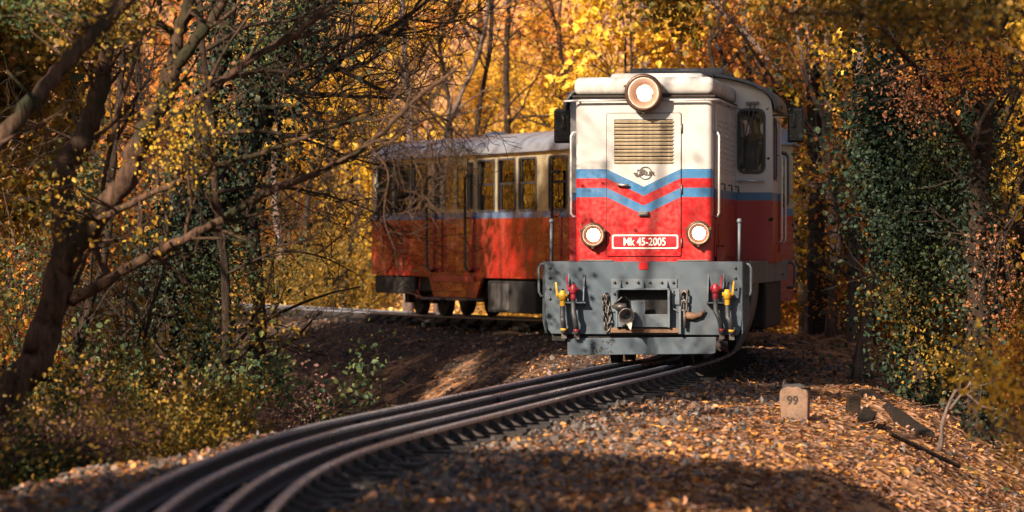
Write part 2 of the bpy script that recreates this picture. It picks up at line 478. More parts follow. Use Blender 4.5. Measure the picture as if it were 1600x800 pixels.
def np_mesh(name, verts, faces_n, mat, attr=None):
    """verts (n*k, 3); every face has faces_n corners given as an int array (m, faces_n)."""
    vts, fcs = verts, faces_n
    me = bpy.data.meshes.new(name)
    me.vertices.add(len(vts)); me.vertices.foreach_set('co', np.ascontiguousarray(vts, dtype=np.float32).ravel())
    m, k = fcs.shape
    me.loops.add(m * k); me.loops.foreach_set('vertex_index', np.ascontiguousarray(fcs, dtype=np.int32).ravel())
    me.polygons.add(m)
    me.polygons.foreach_set('loop_start', np.arange(0, m * k, k, dtype=np.int32))
    try: me.polygons.foreach_set('loop_total', np.full(m, k, dtype=np.int32))
    except Exception: pass
    me.polygons.foreach_set('use_smooth', np.zeros(m, dtype=bool))
    me.materials.append(mat)
    me.update(calc_edges=True)
    return me

def at(px, py, Z):
    """The point at distance Z that stands at column px, row py of the photograph."""
    return Vector(((px - 800) * Z / FPX, Z, CAM_H + (HZ - py) * Z / FPX))

# ------------------------------------------------------------------ the line of the track
CTRL = np.array([(-0.2, 2), (-0.95, 8), (-1.42, 14), (-1.62, 20.5), (-1.57, 24.2), (-1.33, 27.2), (-1.03, 29.3), (-0.43, 33), (0.33, 37.8), (0.92, 41.2),
                 (1.66, 45.8), (1.85, 47.0), (2.28, 50.5), (2.50, 53.2), (2.54, 55.5), (2.32, 58.1), (1.55, 61.2), (-0.91, 66.75), (-2.1, 70.3),
                 (-5.55, 80.2), (-10.3, 93), (-17, 110), (-25, 130)], float)

def spline(P, n=14):
    out = []
    Q = np.vstack([2 * P[0] - P[1], P, 2 * P[-1] - P[-2]])
    for i in range(1, len(Q) - 2):
        p0, p1, p2, p3 = Q[i - 1], Q[i], Q[i + 1], Q[i + 2]
        t0 = 0.0; t1 = np.linalg.norm(p1 - p0) ** .5; t2 = t1 + np.linalg.norm(p2 - p1) ** .5; t3 = t2 + np.linalg.norm(p3 - p2) ** .5
        for k in range(n):
            t = t1 + (t2 - t1) * k / n
            a1 = (t1 - t) / (t1 - t0) * p0 + (t - t0) / (t1 - t0) * p1
            a2 = (t2 - t) / (t2 - t1) * p1 + (t - t1) / (t2 - t1) * p2
            a3 = (t3 - t) / (t3 - t2) * p2 + (t - t2) / (t3 - t2) * p3
            b1 = (t2 - t) / (t2 - t0) * a1 + (t - t0) / (t2 - t0) * a2
            b2 = (t3 - t) / (t3 - t1) * a2 + (t - t1) / (t3 - t1) * a3
            out.append((t2 - t) / (t2 - t1) * b1 + (t - t1) / (t2 - t1) * b2)
    out.append(P[-1])
    return np.array(out)

def resample(P, step):
    d = np.r_[0, np.cumsum(np.linalg.norm(np.diff(P, axis=0), axis=1))]
    s = np.arange(0, d[-1], step)
    return np.stack([np.interp(s, d, P[:, 0]), np.interp(s, d, P[:, 1])], 1)

_raw = resample(spline(CTRL), 0.15)
for _ in range(3):                                   # soften the kinks between control points
    k = 7
    pad = np.vstack([np.repeat(_raw[:1], k, 0), _raw, np.repeat(_raw[-1:], k, 0)])
    _raw = np.stack([np.convolve(pad[:, i], np.ones(2 * k + 1) / (2 * k + 1), 'valid') for i in (0, 1)], 1)
LINE = resample(_raw, 0.2)
_t = np.gradient(LINE, axis=0); _t /= np.linalg.norm(_t, axis=1)[:, None]
NRM = np.stack([_t[:, 1], -_t[:, 0]], 1)             # points to the right of the line

def sstep(x, a, b):
    t = np.clip((x - a) / (b - a), 0, 1)
    return t * t * (3 - 2 * t)

def rail_z(Y):
    return 0.2 * sstep(Y, 53.5, 61.5)

def cant(Y):                                         # the outer (left) rail lies higher on the near curve
    return 0.045 * sstep(Y, 24, 30) * (1 - sstep(Y, 43, 49))

def nearest(X, Y):
    """Signed distance to the track (right positive) and the Y of the nearest point of it."""
    X = np.asarray(X, float).ravel(); Y = np.asarray(Y, float).ravel()
    d = np.empty(len(X)); yy = np.empty(len(X))
    for a in range(0, len(X), 20000):
        dx = X[a:a + 20000, None] - LINE[None, ::2, 0]; dy = Y[a:a + 20000, None] - LINE[None, ::2, 1]
        i = np.argmin(dx * dx + dy * dy, axis=1)
        r = np.arange(len(i))
        j = i * 2
        d[a:a + 20000] = dx[r, i] * NRM[j, 0] + dy[r, i] * NRM[j, 1]
        far = np.hypot(dx[r, i], dy[r, i])
        d[a:a + 20000] = np.sign(d[a:a + 20000]) * far
        yy[a:a + 20000] = LINE[j, 1]
    return d, yy

def hill_start(X):
    return np.where(X < 2.9, np.minimum(59 + (2.9 - X) * 2.6 + 9, 104), 70.0)

def rough(X, Y):
    return (0.05 * np.sin(1.9 * X + 0.7 * Y) + 0.04 * np.sin(2.7 * Y - 1.1 * X + 1.3) + 0.03 * np.sin(4.3 * X + 3.1 * Y) + 0.02 * np.sin(7.7 * X - 6.1 * Y))

def ground_z(X, Y):
    X = np.asarray(X, float); Y = np.asarray(Y, float); shp = X.shape
    X = X.ravel(); Y = Y.ravel()
    d, yy = nearest(X, Y)
    zr = rail_z(yy)
    L_ = np.interp(d, [-60, -22, -9, -6.5, -3.6, -2.0, -1.3, -.8, 0], [-0.2, -1.6, -2.3, -2.2, -1.25, -.34, -.22, -.175, -.175])
    Rn = np.interp(d, [0, .8, 1.4, 2.4, 3.2, 4.6, 7.5, 12, 60], [-.175, -.175, -.23, -.36, -.62, -1.35, -2.7, -3.2, -2.4])
    Rf = np.interp(d, [0, .8, 1.6, 3.0, 5, 9, 60], [-.175, -.175, -.2, -.3, -.5, -.9, -1.0])
    k = sstep(Y, 47, 56)
    z = zr + np.where(d < 0, L_, Rn * (1 - k) + Rf * k)
    q = np.maximum(0, Y - hill_start(X))
    z = z + 0.50 * q * q / (q + 9)
    far = sstep(np.abs(d), 1.2, 4.0)
    z = z + rough(X, Y) * (0.15 + far * 1.4)
    return z.reshape(shp)

def gz(x, y):
    return float(ground_z(np.array([x]), np.array([y]))[0])

def make_ground():
    xs = np.unique(np.r_[-170:-60:12, -60:-20:4, -20:-9:.9, -9:10:.22, 10:22:.9, 22:62:4, 62:171:12])
    ys = np.unique(np.r_[-40:8:6, 8:18:.6, 18:74:.33, 74:125:1.0, 125:260:7])
    gx, gy = np.meshgrid(xs, ys)
    z = ground_z(gx, gy)
    V = np.stack([gx, gy, z], -1).reshape(-1, 3)
    nx, ny = len(xs), len(ys)
    i = (np.arange(ny - 1)[:, None] * nx + np.arange(nx - 1)[None]).ravel()
    F = np.stack([i, i + 1, i + nx + 1, i + nx], 1)
    me = np_mesh('ground', V, F, M['ground'])
    me.polygons.foreach_set('use_smooth', [True] * len(F))
    d, _ = nearest(V[:, 0], V[:, 1])
    a = me.attributes.new('bed', 'FLOAT', 'POINT')
    bed = np.where(d > 0, 1 - sstep(d, .9, 1.9), 1 - sstep(-d, 1.6, 4.5) * .75)
    a.data.foreach_set('value', (bed * 0.6).astype(np.float32))
    o = link('ground', me)
    tag(o, 'forest floor and embankment strewn with brown leaves under the curving track', kind='structure')
make_ground()

# ------------------------------------------------------------------ railway track: rails, guard rails, sleepers
track = tag(empty('railway_track', (0, 0, 0)), 'narrow gauge track with inner guard rails curving towards the locomotive', kind='structure')

RAILP = [(-.055, -.115), (.055, -.115), (.055, -.103), (.010, -.092), (.010, -.035), (.026, -.028), (.026, -.006), (.019, 0.0), (-.019, 0.0), (-.026, -.006), (-.026, -.028), (-.010, -.035), (-.010, -.092), (-.055, -.103)]
def make_rail(name, off, y0, y1, dz=0.0, flare=0.0):
    idx = [i for i in range(len(LINE)) if y0 <= LINE[i, 1] <= y1]
    mb = MB(); vs = []; n = len(RAILP)
    for q, i in enumerate(idx):
        Y = LINE[i, 1]
        z = rail_z(Y) + dz + cant(Y) * (0.41 - off) / 0.82
        for u, w in RAILP:
            p = LINE[i] + NRM[i] * (off + u)
            vs.append((p[0], p[1], z + w))
    fs = []; mi = []
    for q in range(len(idx) - 1):
        for j in range(n):
            fs.append((q * n + j, q * n + (j + 1) % n, (q + 1) * n + (j + 1) % n, (q + 1) * n + j))
            mi.append(1 if 5 <= j <= 9 else 0)
    mb.v = vs; mb.f = fs; mb.mi = mi; mb.sm = [False] * len(fs)
    k = len(idx) - 1
    mb.f.append(list(range(n))); mb.mi.append(0); mb.sm.append(False)
    mb.f.append([k * n + j for j in range(n)]); mb.mi.append(0); mb.sm.append(False)
    return mb.build(name, [M['rail_side'], M['rail_top']], track)
make_rail('running_rail', -.405, 3, 128)
make_rail('running_rail', .405, 3, 128)
make_rail('guard_rail', -.15, 5, 60, -.004)
make_rail('guard_rail', .15, 5, 60, -.004)

def sleeper_mesh(seed):
    rr = random.Random(seed)
    mb = MB()
    L = .66 + rr.uniform(-.04, .05); w = .10 + rr.uniform(-.01, .01)
    mb.box(-L, -w, -.235, L, w, -.118 + rr.uniform(-.004, .002))
    me = mb.mesh('sleeper', M['sleeper'])
    return me
def chair_mesh():
    mb = MB()
    for s in (-1, 1):
        for c in (-.405, -.15, .15, .405):
            mb.box(c - .09, -.05, -.1175, c + .09, .05, -.1085)
            # the bracket that props the outside of the rail
        x = s * .405
        mb.add([(x + s * .012, -.02, -.03), (x + s * .012, .02, -.03), (x + s * .17, .02, -.10), (x + s * .17, -.02, -.10), (x + s * .012, -.02, -.10), (x + s * .012, .02, -.10)],
               [(0, 1, 2, 3), (4, 3, 2, 5), (0, 4, 5, 1), (0, 3, 4), (1, 5, 2)])
        mb.lathe([(.0, .0), (.018, .0), (.018, .035), (.0, .035)], 'z', (x + s * .085, .0, -.108), 6, smooth=False)
    return mb.mesh('rail_chair', M['rail_side'])
_sl = [sleeper_mesh(i) for i in range(4)]
_ch = chair_mesh()
_i = 0
acc = 0
for i in range(10, len(LINE), 3):
    Y = LINE[i, 1]
    if Y < 10 or Y > 118: continue
    o = link('sleeper', _sl[_i % 4], track); _i += 1
    ang = math.atan2(NRM[i, 1], NRM[i, 0])
    o.location = (LINE[i, 0], Y, float(rail_z(Y)) + float(cant(Y)) * 0.5)
    o.rotation_euler = (0, math.atan2(float(cant(Y)), .82), ang + random.uniform(-.02, .02))
    if Y < 75:
        c = link('rail_chair', _ch, o)

# fish plates at the rail joints
for off, y in ((.405, 24.5), (-.405, 31.0), (.15, 29.0), (.405, 39.0), (-.405, 40.5), (-.15, 36.0)):
    i = int(np.argmin(np.abs(LINE[:, 1] - y)))
    fp = MB()
    for s in (-1, 1):
        fp.box(s * .030 - .008, -.25, -.085, s * .030 + .008, .25, -.036)
        for k in (-.18, -.06, .06, .18): fp.lathe([(0, -.012), (.013, -.010), (.013, 0), (0, .012)], 'x', (s * .042, k, -.06), 6, smooth=False)
    o = fp.build('fish_plate', M['rail_side'], track)
    z = float(rail_z(y)) + float(cant(y)) * (.41 - off) / .82
    o.location = (LINE[i, 0] + NRM[i, 0] * off, LINE[i, 1] + NRM[i, 1] * off, z)
    o.rotation_euler = (0, 0, math.atan2(NRM[i, 1], NRM[i, 0]))

# ------------------------------------------------------------------ the locomotive (x: across, y: backwards from the nose, z: up from the rail)
LOCO_RZ = R(-7.5)
loco = tag(empty('locomotive', (1.45, 45.0, 0.0), LOCO_RZ), 'red and cream diesel locomotive with blue chevron and three lit lamps on the curve', 'locomotive')
XZ = lambda u, v, w: (u, -w, v)                      # a plate facing the front: w is how far it stands out

# running plate and frame
mb = MB()
mb.box(-1.09, .05, .93, 1.09, 7.0, 1.12)
mb.box(-.92, 6.1, .93, .92, 10.2, 1.12)
mb.box(-.50, .06, .50, .50, 10.0, .93)
mb.build('frame', M['black'], loco)
mb = MB()
mb.box(1.10, .28, .90, 1.15, 7.0, 1.152)
mb.box(-1.15, .28, .90, -1.10, 7.0, 1.152)
fs_ = mb.build('side_sill', M['grey_light'], loco, .006)

# hood: rounded plan, front face towards -y
def hood_shell():
    mb = MB()
    r, hw = .07, .757
    y1 = 3.2
    plan = [(-hw, y1), (-hw, r)]
    for i in range(1, 7): a = R(90 * i / 6); plan.append((-hw + r - r * math.cos(a), r - r * math.sin(a)))
    for i in range(0, 7): a = R(90 * i / 6); plan.append((hw - r + r * math.sin(a), r - r * math.cos(a)))
    plan.append((hw, y1))
    zs = [1.125, 2.975]
    n = len(plan)
    vs = [(x, y, z) for z in zs for x, y in plan]
    fs = [(j, j + 1, n + j + 1, n + j) for j in range(n - 1)]
    mb.add(vs, fs, 0, True)
    mb.add([(x, y, 2.975) for x, y in plan], [list(range(n))], 0)
    return mb.build('hood', M['nose'], loco)
hood = hood_shell()
# roof of the hood: a rounded cap with a dark drip edge
mb = MB(); mb.box(-.775, -.02, 2.985, .775, 3.24, 3.185)
cap = mb.build('hood_roof', M['roof_white'], loco, .075, 5)
for f in cap.data.polygons: f.use_smooth = True
mb = MB(); mb.box(-.79, -.035, 2.962, .79, 3.22, 2.984)
mb.build('drip_edge', M['seam'], cap, .004)
mb = MB(); mb.box(-.42, .45, 3.16, .62, 2.6, 3.245)
hatch = mb.build('roof_hatch', M['roof_white'], cap, .05, 4)
mb = MB(); mb.box(.02, .85, 3.246, .42, 1.25, 3.275)
mb.build('exhaust_cover', M['blackgloss'], hatch, .01)
mb = MB(); mb.tube([(.66, 1.3, 3.17), (.68, 1.2, 3.24), (.66, 1.1, 3.25), (.68, 1.0, 3.22), (.70, .95, 3.17)], .012, 6)
mb.build('roof_pipe', M['black'], cap)

# access door of the nose, proud of it by a joint
mb = MB()
mb.plate(rrect(-.415, 1.205, .418, 2.79, .02, 2), [], .001, .0035, XZ)
mb.build('door_joint', M['seam'], hood)
mb = MB()
mb.plate(rrect(-.408, 1.212, .411, 2.783, .016, 2), [rrect(-.325, 2.225, .325, 2.715, .004, 1)], .0015, .016, XZ)
door = mb.build('access_door', M['nose'], loco, .003, 1)
mb = MB(); mb.box(-.33, -.0056, 2.22, .33, -.0042, 2.72)
mb.build('louvre_shade', M['seam'], door)  # dark sheet on the solid nose, standing in for shade between the slats
# louvre slats
sl = MB()
sl.obox((0, -.010, 0), (.652, .006, .029), Matrix.Rotation(R(38), 3, 'X'))
slm = sl.mesh('slat', M['louvre'])
for i in range(12):
    link('slat', slm, door, loc=(0, -.018, 2.246 + i * .0405))
# handle, latch, hinges
mb = MB(); mb.tube([(-.285, -.02, 2.0), (-.285, -.05, 2.0), (-.19, -.055, 1.993), (-.165, -.045, 1.993)], [.012, .017, .016, .011], 8)
mb.build('door_handle', M['bare'], door)
mb = MB(); mb.box(-.055, -.055, 1.655, .055, -.014, 1.705); mb.box(-.045, -.065, 1.665, .045, -.05, 1.69)
mb.build('door_latch', M['iron'], door, .006)
hg = MB(); hg.lathe([(0, -.05), (.010, -.05), (.010, .05), (0, .05)], 'z', (0, 0, 0), 8)
hgm = hg.mesh('hinge', M['iron'])
for z in (2.62, 1.95, 1.36): link('hinge', hgm, door, loc=(.418, -.012, z))

# maker's emblem: ring, wing and letters
mb = MB()
mb.plate(circ(.020, 2.126, .073, 36), [circ(.020, 2.126, .062, 36)], .016, .024, XZ)
em = mb.build('emblem', M['emblem'], door)
mb = MB()
W_ = [(-.135, .005), (-.091, .005), (-.091, .041), (-.006, .041), (.009, .013), (-.044, .013), (-.049, 0), (-.055, -.039), (-.091, -.042), (-.111, -.033)]
mb.plate([(.020 + x, 2.126 + z) for x, z in W_], [], .0165, .0265, XZ)
mb.build('emblem_wing', M['emblem'], em)
tm = stand_up(text_mesh('emblem_letters', 'AUR', .056, .005, M['emblem'], 1.30, .0028), .047, -.0225, 2.121)
link('emblem_letters', tm, em)
tm = stand_up(text_mesh('emblem_initial', 'F', .050, .001, M['cream'], 1.1, .001), -.052, -.0275, 2.122)
link('emblem_initial', tm, em)

# number plate
mb = MB(); mb.plate(rrect(-.352, 1.290, .385, 1.452, .02, 3), [], .0165, .022, XZ)
npl = mb.build('number_plate', M['platered'], loco)
mb = MB(); mb.plate(rrect(-.349, 1.293, .382, 1.449, .02, 4), [rrect(-.334, 1.308, .367, 1.434, .014, 1)], .0222, .026, XZ)
mb.build('plate_border', M['white'], npl)
tm = stand_up(text_mesh('plate_letters', 'Mk 45-2005', .122, .003, M['white'], .80, .0022), .012, -.0255, 1.368)
link('plate_letters', tm, npl)

# lamps
def lamp(x, z, r, depth, y0=0.0):
    mb = MB()
    mb.lathe([(r * .92, .0), (r, -.02), (r, -depth * .6), (r * 1.03, -depth * .75), (r * 1.0, -depth), (r * .86, -depth - .012), (r * .80, -depth + .01), (r * .78, -depth * .45)], 'y', (x, y0, z), 36)
    h = mb.build('headlamp', M['lampring'], loco)
    mb = MB()
    mb.lathe([(r * .79, -depth * .60), (r * .60, -depth * .34), (r * .46, -depth * .26)], 'y', (x, y0, z), 36)
    mb.build('reflector', M['reflector'], h)
    mb = MB()
    rb = .080 if r > .15 else .080
    mb.lathe([(0, -depth * .34), (rb * .7, -depth * .335), (rb, -depth * .28), (rb * .9, -depth * .2)], 'y', (x, y0, z), 28)
    mb.build('bulb', M['bulb'], h)
    mb = MB()
    mb.lathe([(0, -depth * .93), (r * .4, -depth * .92), (r * .81, -depth * .86)], 'y', (x, y0, z), 36)
    mb.build('lamp_glass', M['clear'], h)
    # clamps round the ring
    for a in (20, 160, 270):
        cl = MB()
        cl.obox((x + math.cos(R(a)) * r * 1.03, y0 - depth * .8, z + math.sin(R(a)) * r * 1.03), (.03, .05, .03), Matrix.Rotation(-R(a), 3, 'Y'))
        cl.build('clamp', M['lampring'], h, .004)
    return h
lamp(.012, 3.005, .205, .22, .02)
lamp(-.555, 1.445, .135, .09)
lamp(.610, 1.465, .135, .09)

# rails and grab handles on the nose
mb = MB()
mb.tube([(-.72, -.02, 2.925), (-.72, -.06, 2.925), (-.17, -.06, 2.928), (-.17, -.0, 2.928)], .012, 8)
mb.tube([(-.72, -.06, 2.925), (-.86, -.05, 2.92), (-.90, .10, 2.92)], .012, 8)
mb.build('nose_handrail', M['chrome'], loco)
mb = MB()
mb.tube([(.20, .0, 2.928), (.20, -.06, 2.928), (.74, -.06, 2.93), (.82, .02, 2.93), (.83, 3.1, 2.93)], .012, 8)
mb.tube([(.757, .9, 2.93), (.83, .9, 2.93)], .01, 6); mb.tube([(.757, 2.2, 2.93), (.83, 2.2, 2.93)], .01, 6)
mb.build('nose_handrail', M['chrome'], loco)
for s in (-1, 1):
    x = s * .80
    mb = MB()
    mb.tube([(s * .757, .16, 2.58), (x, .14, 2.58), (x + s * .02, .13, 2.54), (x + s * .02, .13, 1.69), (x, .14, 1.65), (s * .757, .16, 1.65)], .014, 8)
    mb.build('grab_handle', M['chrome'], loco)

# hood side: doors with louvred slots
for s in (-1, 1):
    YZ = (lambda u, v, w, s=s: (s * (.757 + w), u, v))
    for (a, b) in ((.30, 1.10), (1.14, 2.10), (2.14, 3.12)):
        mb = MB()
        mb.plate(rrect(a, 1.20, b, 2.90, .02, 2), [], .0015, .018, YZ)
        sd_ = mb.build('hood_side_door', M['cab'], loco, .004, 1)
        for r_ in range(2):
            for k in range(11):
                y = a + .22 + r_ * .34; z = 2.18 + k * .058
                sm_ = MB(); sm_.add([(s * .778, y, z), (s * .778, y + .2, z), (s * .792, y + .2, z - .028), (s * .792, y, z - .028), (s * .776, y, z - .034), (s * .776, y + .2, z - .034)],
                        [(0, 1, 2, 3), (3, 2, 5, 4), (0, 3, 4), (1, 5, 2)]); sm_.build('louvre', M['cab'], sd_)
        h = MB(); h.tube([(s * .776, b - .1, 2.02), (s * .815, b - .1, 2.02), (s * .815, b - .1, 1.95)], .011, 6); h.build('handle', M['iron'], sd_)
# sandbox step and pipes by the hood corner
mb = MB(); mb.box(.775, .35, 1.15, .86, .62, 1.33); mb.box(.775, .30, 1.33, .88, .66, 1.345); mb.tube([(.80, .4, 1.345), (.80, .4, 1.56), (.84, .4, 1.60)], .012, 6)
mb.build('filler_box', M['coach_red'], loco, .006)

# cab
CY0, CY1 = 3.2, 4.75
def arch(z_eave, z_crown, hw, n=18):
    return [(hw * math.cos(R(a)), z_eave + (z_crown - z_eave) * max(0.0, math.sin(R(a))) ** 0.8) for a in [180 * i / n for i in range(n + 1)]]
cabx = 1.20
outer = [(-cabx, 1.13), (cabx, 1.13)] + arch(2.93, 3.34, cabx)
wr = rrect(.80, 2.19, 1.105, 2.925, .075, 5)
wl = rrect(-1.105, 2.19, -.80, 2.925, .075, 5)
FW = lambda u, v, w: (u, CY0 - w, v)
mb = MB(); mb.plate(outer, [wr, wl], -.04, 0, FW)
cabf = mb.build('cab_front', M['cab'], loco)
RW = lambda u, v, w: (u, CY1 - w, v)
mb = MB(); mb.plate(outer, [rrect(.55, 2.15, 1.08, 2.85, .05, 3), rrect(-1.08, 2.15, -.55, 2.85, .05, 3)], -.04, 0, RW)
cabr = mb.build('cab_rear', M['cab'], loco)
for s in (-1, 1):
    SW = (lambda u, v, w, s=s: (s * (1.20 + w), u, v))
    mb = MB(); mb.plate([(CY0 + .002, 1.13), (CY1, 1.13), (CY1, 2.94), (CY0 + .002, 2.94)], [rrect(3.95, 1.25, 4.55, 2.82, .03, 2), rrect(3.42, 2.12, 3.80, 2.82, .05, 3)], -.04, -.001, SW)
    cs = mb.build('cab_side', M['cab'], loco)
    mb = MB(); mb.plate(rrect(3.955, 1.255, 4.545, 2.815, .028, 2), [rrect(4.03, 2.1, 4.47, 2.74, .05, 3)], -.05, -.02, SW)
    cd = mb.build('cab_door', M['cab'], loco)
    mb = MB(); mb.plate(rrect(4.02, 2.09, 4.48, 2.75, .05, 3), [], -.042, -.036, SW); mb.build('pane', M['cabglass'], cd)
    mb = MB(); mb.plate(rrect(3.40, 2.10, 3.82, 2.84, .05, 3), [], -.026, -.020, SW); sw_ = mb.build('side_window', M['cabglass'], loco)
    mb = MB(); mb.plate(rrect(3.40, 2.10, 3.82, 2.84, .055, 3), [rrect(3.435, 2.135, 3.785, 2.805, .04, 3)], .001, .012, SW); mb.build('window_seal', M['rubber'], sw_)
    # handrails beside the door and the rail down to the platform
    for y in (3.90, 4.60):
        mb = MB(); mb.tube([(s * 1.20, y, 2.42), (s * 1.255, y, 2.40), (s * 1.262, y, 2.36), (s * 1.262, y, 1.42), (s * 1.255, y, 1.38), (s * 1.20, y, 1.36)], .014, 8)
        mb.build('door_handrail', M['chrome'], loco)
for s, rr_ in ((1, wr), (-1, wl)):
    u0, u1 = (.785, 1.12) if s > 0 else (-1.12, -.785)
    mb = MB(); mb.plate(rrect(u0, 2.172, u1, 2.942, .09, 6), [rrect(u0 + .03, 2.205, u1 - .03, 2.910, .065, 6)], .001, .016, FW)
    win = mb.build('windscreen', M['rubber'], loco)
    mb = MB(); mb.plate(rrect(u0 + .005, 2.18, u1 - .005, 2.935, .08, 6), [], -.024, -.018, FW); mb.build('pane', M['cabglass'], win)
    wp = MB()
    xm = s * .95
    wp.tube([(xm, CY0 - .02, 3.0), (xm, CY0 - .06, 3.0), (xm - s * .05, CY0 - .055, 2.70), (xm - s * .085, CY0 - .045, 2.5)], .007, 6)
    wp.tube([(xm + s * .05, CY0 - .02, 3.0), (xm + s * .05, CY0 - .06, 2.99), (xm - s * .005, CY0 - .055, 2.70), (xm - s * .075, CY0 - .045, 2.5)], .007, 6)
    wp.tube([(xm - s * .085, CY0 - .035, 2.76), (xm - s * .08, CY0 - .035, 2.29)], .010, 6)
    wp.box(xm - .06, CY0 - .04, 2.985, xm + .09, CY0 - .003, 3.02)
    wp.build('wiper', M['iron'], loco)
    mb = MB(); mb.tube([(u0 + .02, CY0 - .0, 2.09), (u0 + .02, CY0 - .05, 2.09), (u1 - .02, CY0 - .05, 2.09), (u1 - .02, CY0 - .0, 2.09)], .014, 8)
    mb.build('grab_bar', M['chrome'], loco)
# cab roof with a front overhang
ro = MB()
a0 = arch(2.925, 3.385, 1.27, 22); a1 = arch(2.905, 3.345, 1.235, 22)
ys = [CY0 - .17, CY0 - .10, CY1 + .10]
vs = []; n = len(a0)
for k, y in enumerate(ys):
    sc = .97 if k == 0 else 1.0
    vs += [(x * sc, y, 2.9 + (z - 2.9) * sc) for x, z in a0]
vs += [(x, ys[0] + .005, z) for x, z in a1] + [(x, ys[2] - .005, z) for x, z in a1]
fs = []
for k in range(2):
    fs += [(k * n + j, k * n + j + 1, (k + 1) * n + j + 1, (k + 1) * n + j) for j in range(n - 1)]
fs += [(3 * n + j, 4 * n + j, 4 * n + j + 1, 3 * n + j + 1) for j in range(n - 1)]
fs += [(j, 3 * n + j, 3 * n + j + 1, j + 1) for j in range(n - 1)]
fs += [(2 * n + j, 2 * n + j + 1, 4 * n + j + 1, 4 * n + j) for j in range(n - 1)]
fs += [(0, n, 3 * n), (n, 2 * n, 4 * n, 3 * n), (n - 1, 4 * n - 1, 2 * n - 1), (2 * n - 1, 4 * n - 1, 5 * n - 1, 3 * n - 1)]
ro.add(vs, fs, 0, True)
cabroof = ro.build('cab_roof', M['cab_roof'], loco)
mb = MB(); mb.box(-.5, CY0 + .2, 3.33, .62, CY1 - .25, 3.43)
mb.build('roof_box', M['cab_roof'], cabroof, .04, 3)
for k in range(9):
    rv = MB()
    a = R(20 + 17.5 * k); x, z = 1.27 * math.cos(a), 2.925 + .46 * max(0, math.sin(a)) ** .8
    rv.lathe([(0, .012), (.012, .008), (.014, 0)], 'z', (x * .985, CY0 - .02, z + .002), 6)
    rv.build('rivet', M['cab_roof'], cabroof)
mb = MB(); mb.box(-1.15, CY0 + .05, 1.13, 1.15, CY1 - .05, 1.17); mb.build('cab_floor', M['black'], loco)
mb = MB(); mb.box(-.55, CY0 + .05, 1.18, .55, CY0 + .5, 2.15); mb.build('control_desk', M['rubber'], loco, .03)
# rear hood
mb = MB(); mb.box(-.75, CY1 + .05, 1.125, .75, 10.1, 2.95); mb.build('rear_hood', M['cab'], loco, .06, 3)
mb = MB(); mb.box(-.77, CY1 + .02, 2.955, .77, 10.12, 3.14); mb.build('rear_hood_roof', M['roof_white'], loco, .07, 4)

# rear view mirrors
for s, x in ((-1, -1.285), (1, 1.475)):
    mb = MB(); mb.box(x - .098, CY0 - .02, 2.54, x + .098, CY0 + .03, 2.945)
    mi = mb.build('mirror', M['blackgloss'], loco, .028, 4)
    mb = MB(); mb.tube([(s * 1.19, CY0 + .06, 2.86), (x + s * .0, CY0 - .05, 2.86), (x - s * .02, CY0 - .06, 2.84), (x - s * .02, CY0 - .055, 2.74)], .011, 6)
    mb.lathe([(0, -.03), (.026, -.026), (.030, 0)], 'y', (x - s * .02, CY0 - .025, 2.74), 10)
    mb.build('mirror_arm', M['iron'], mi)

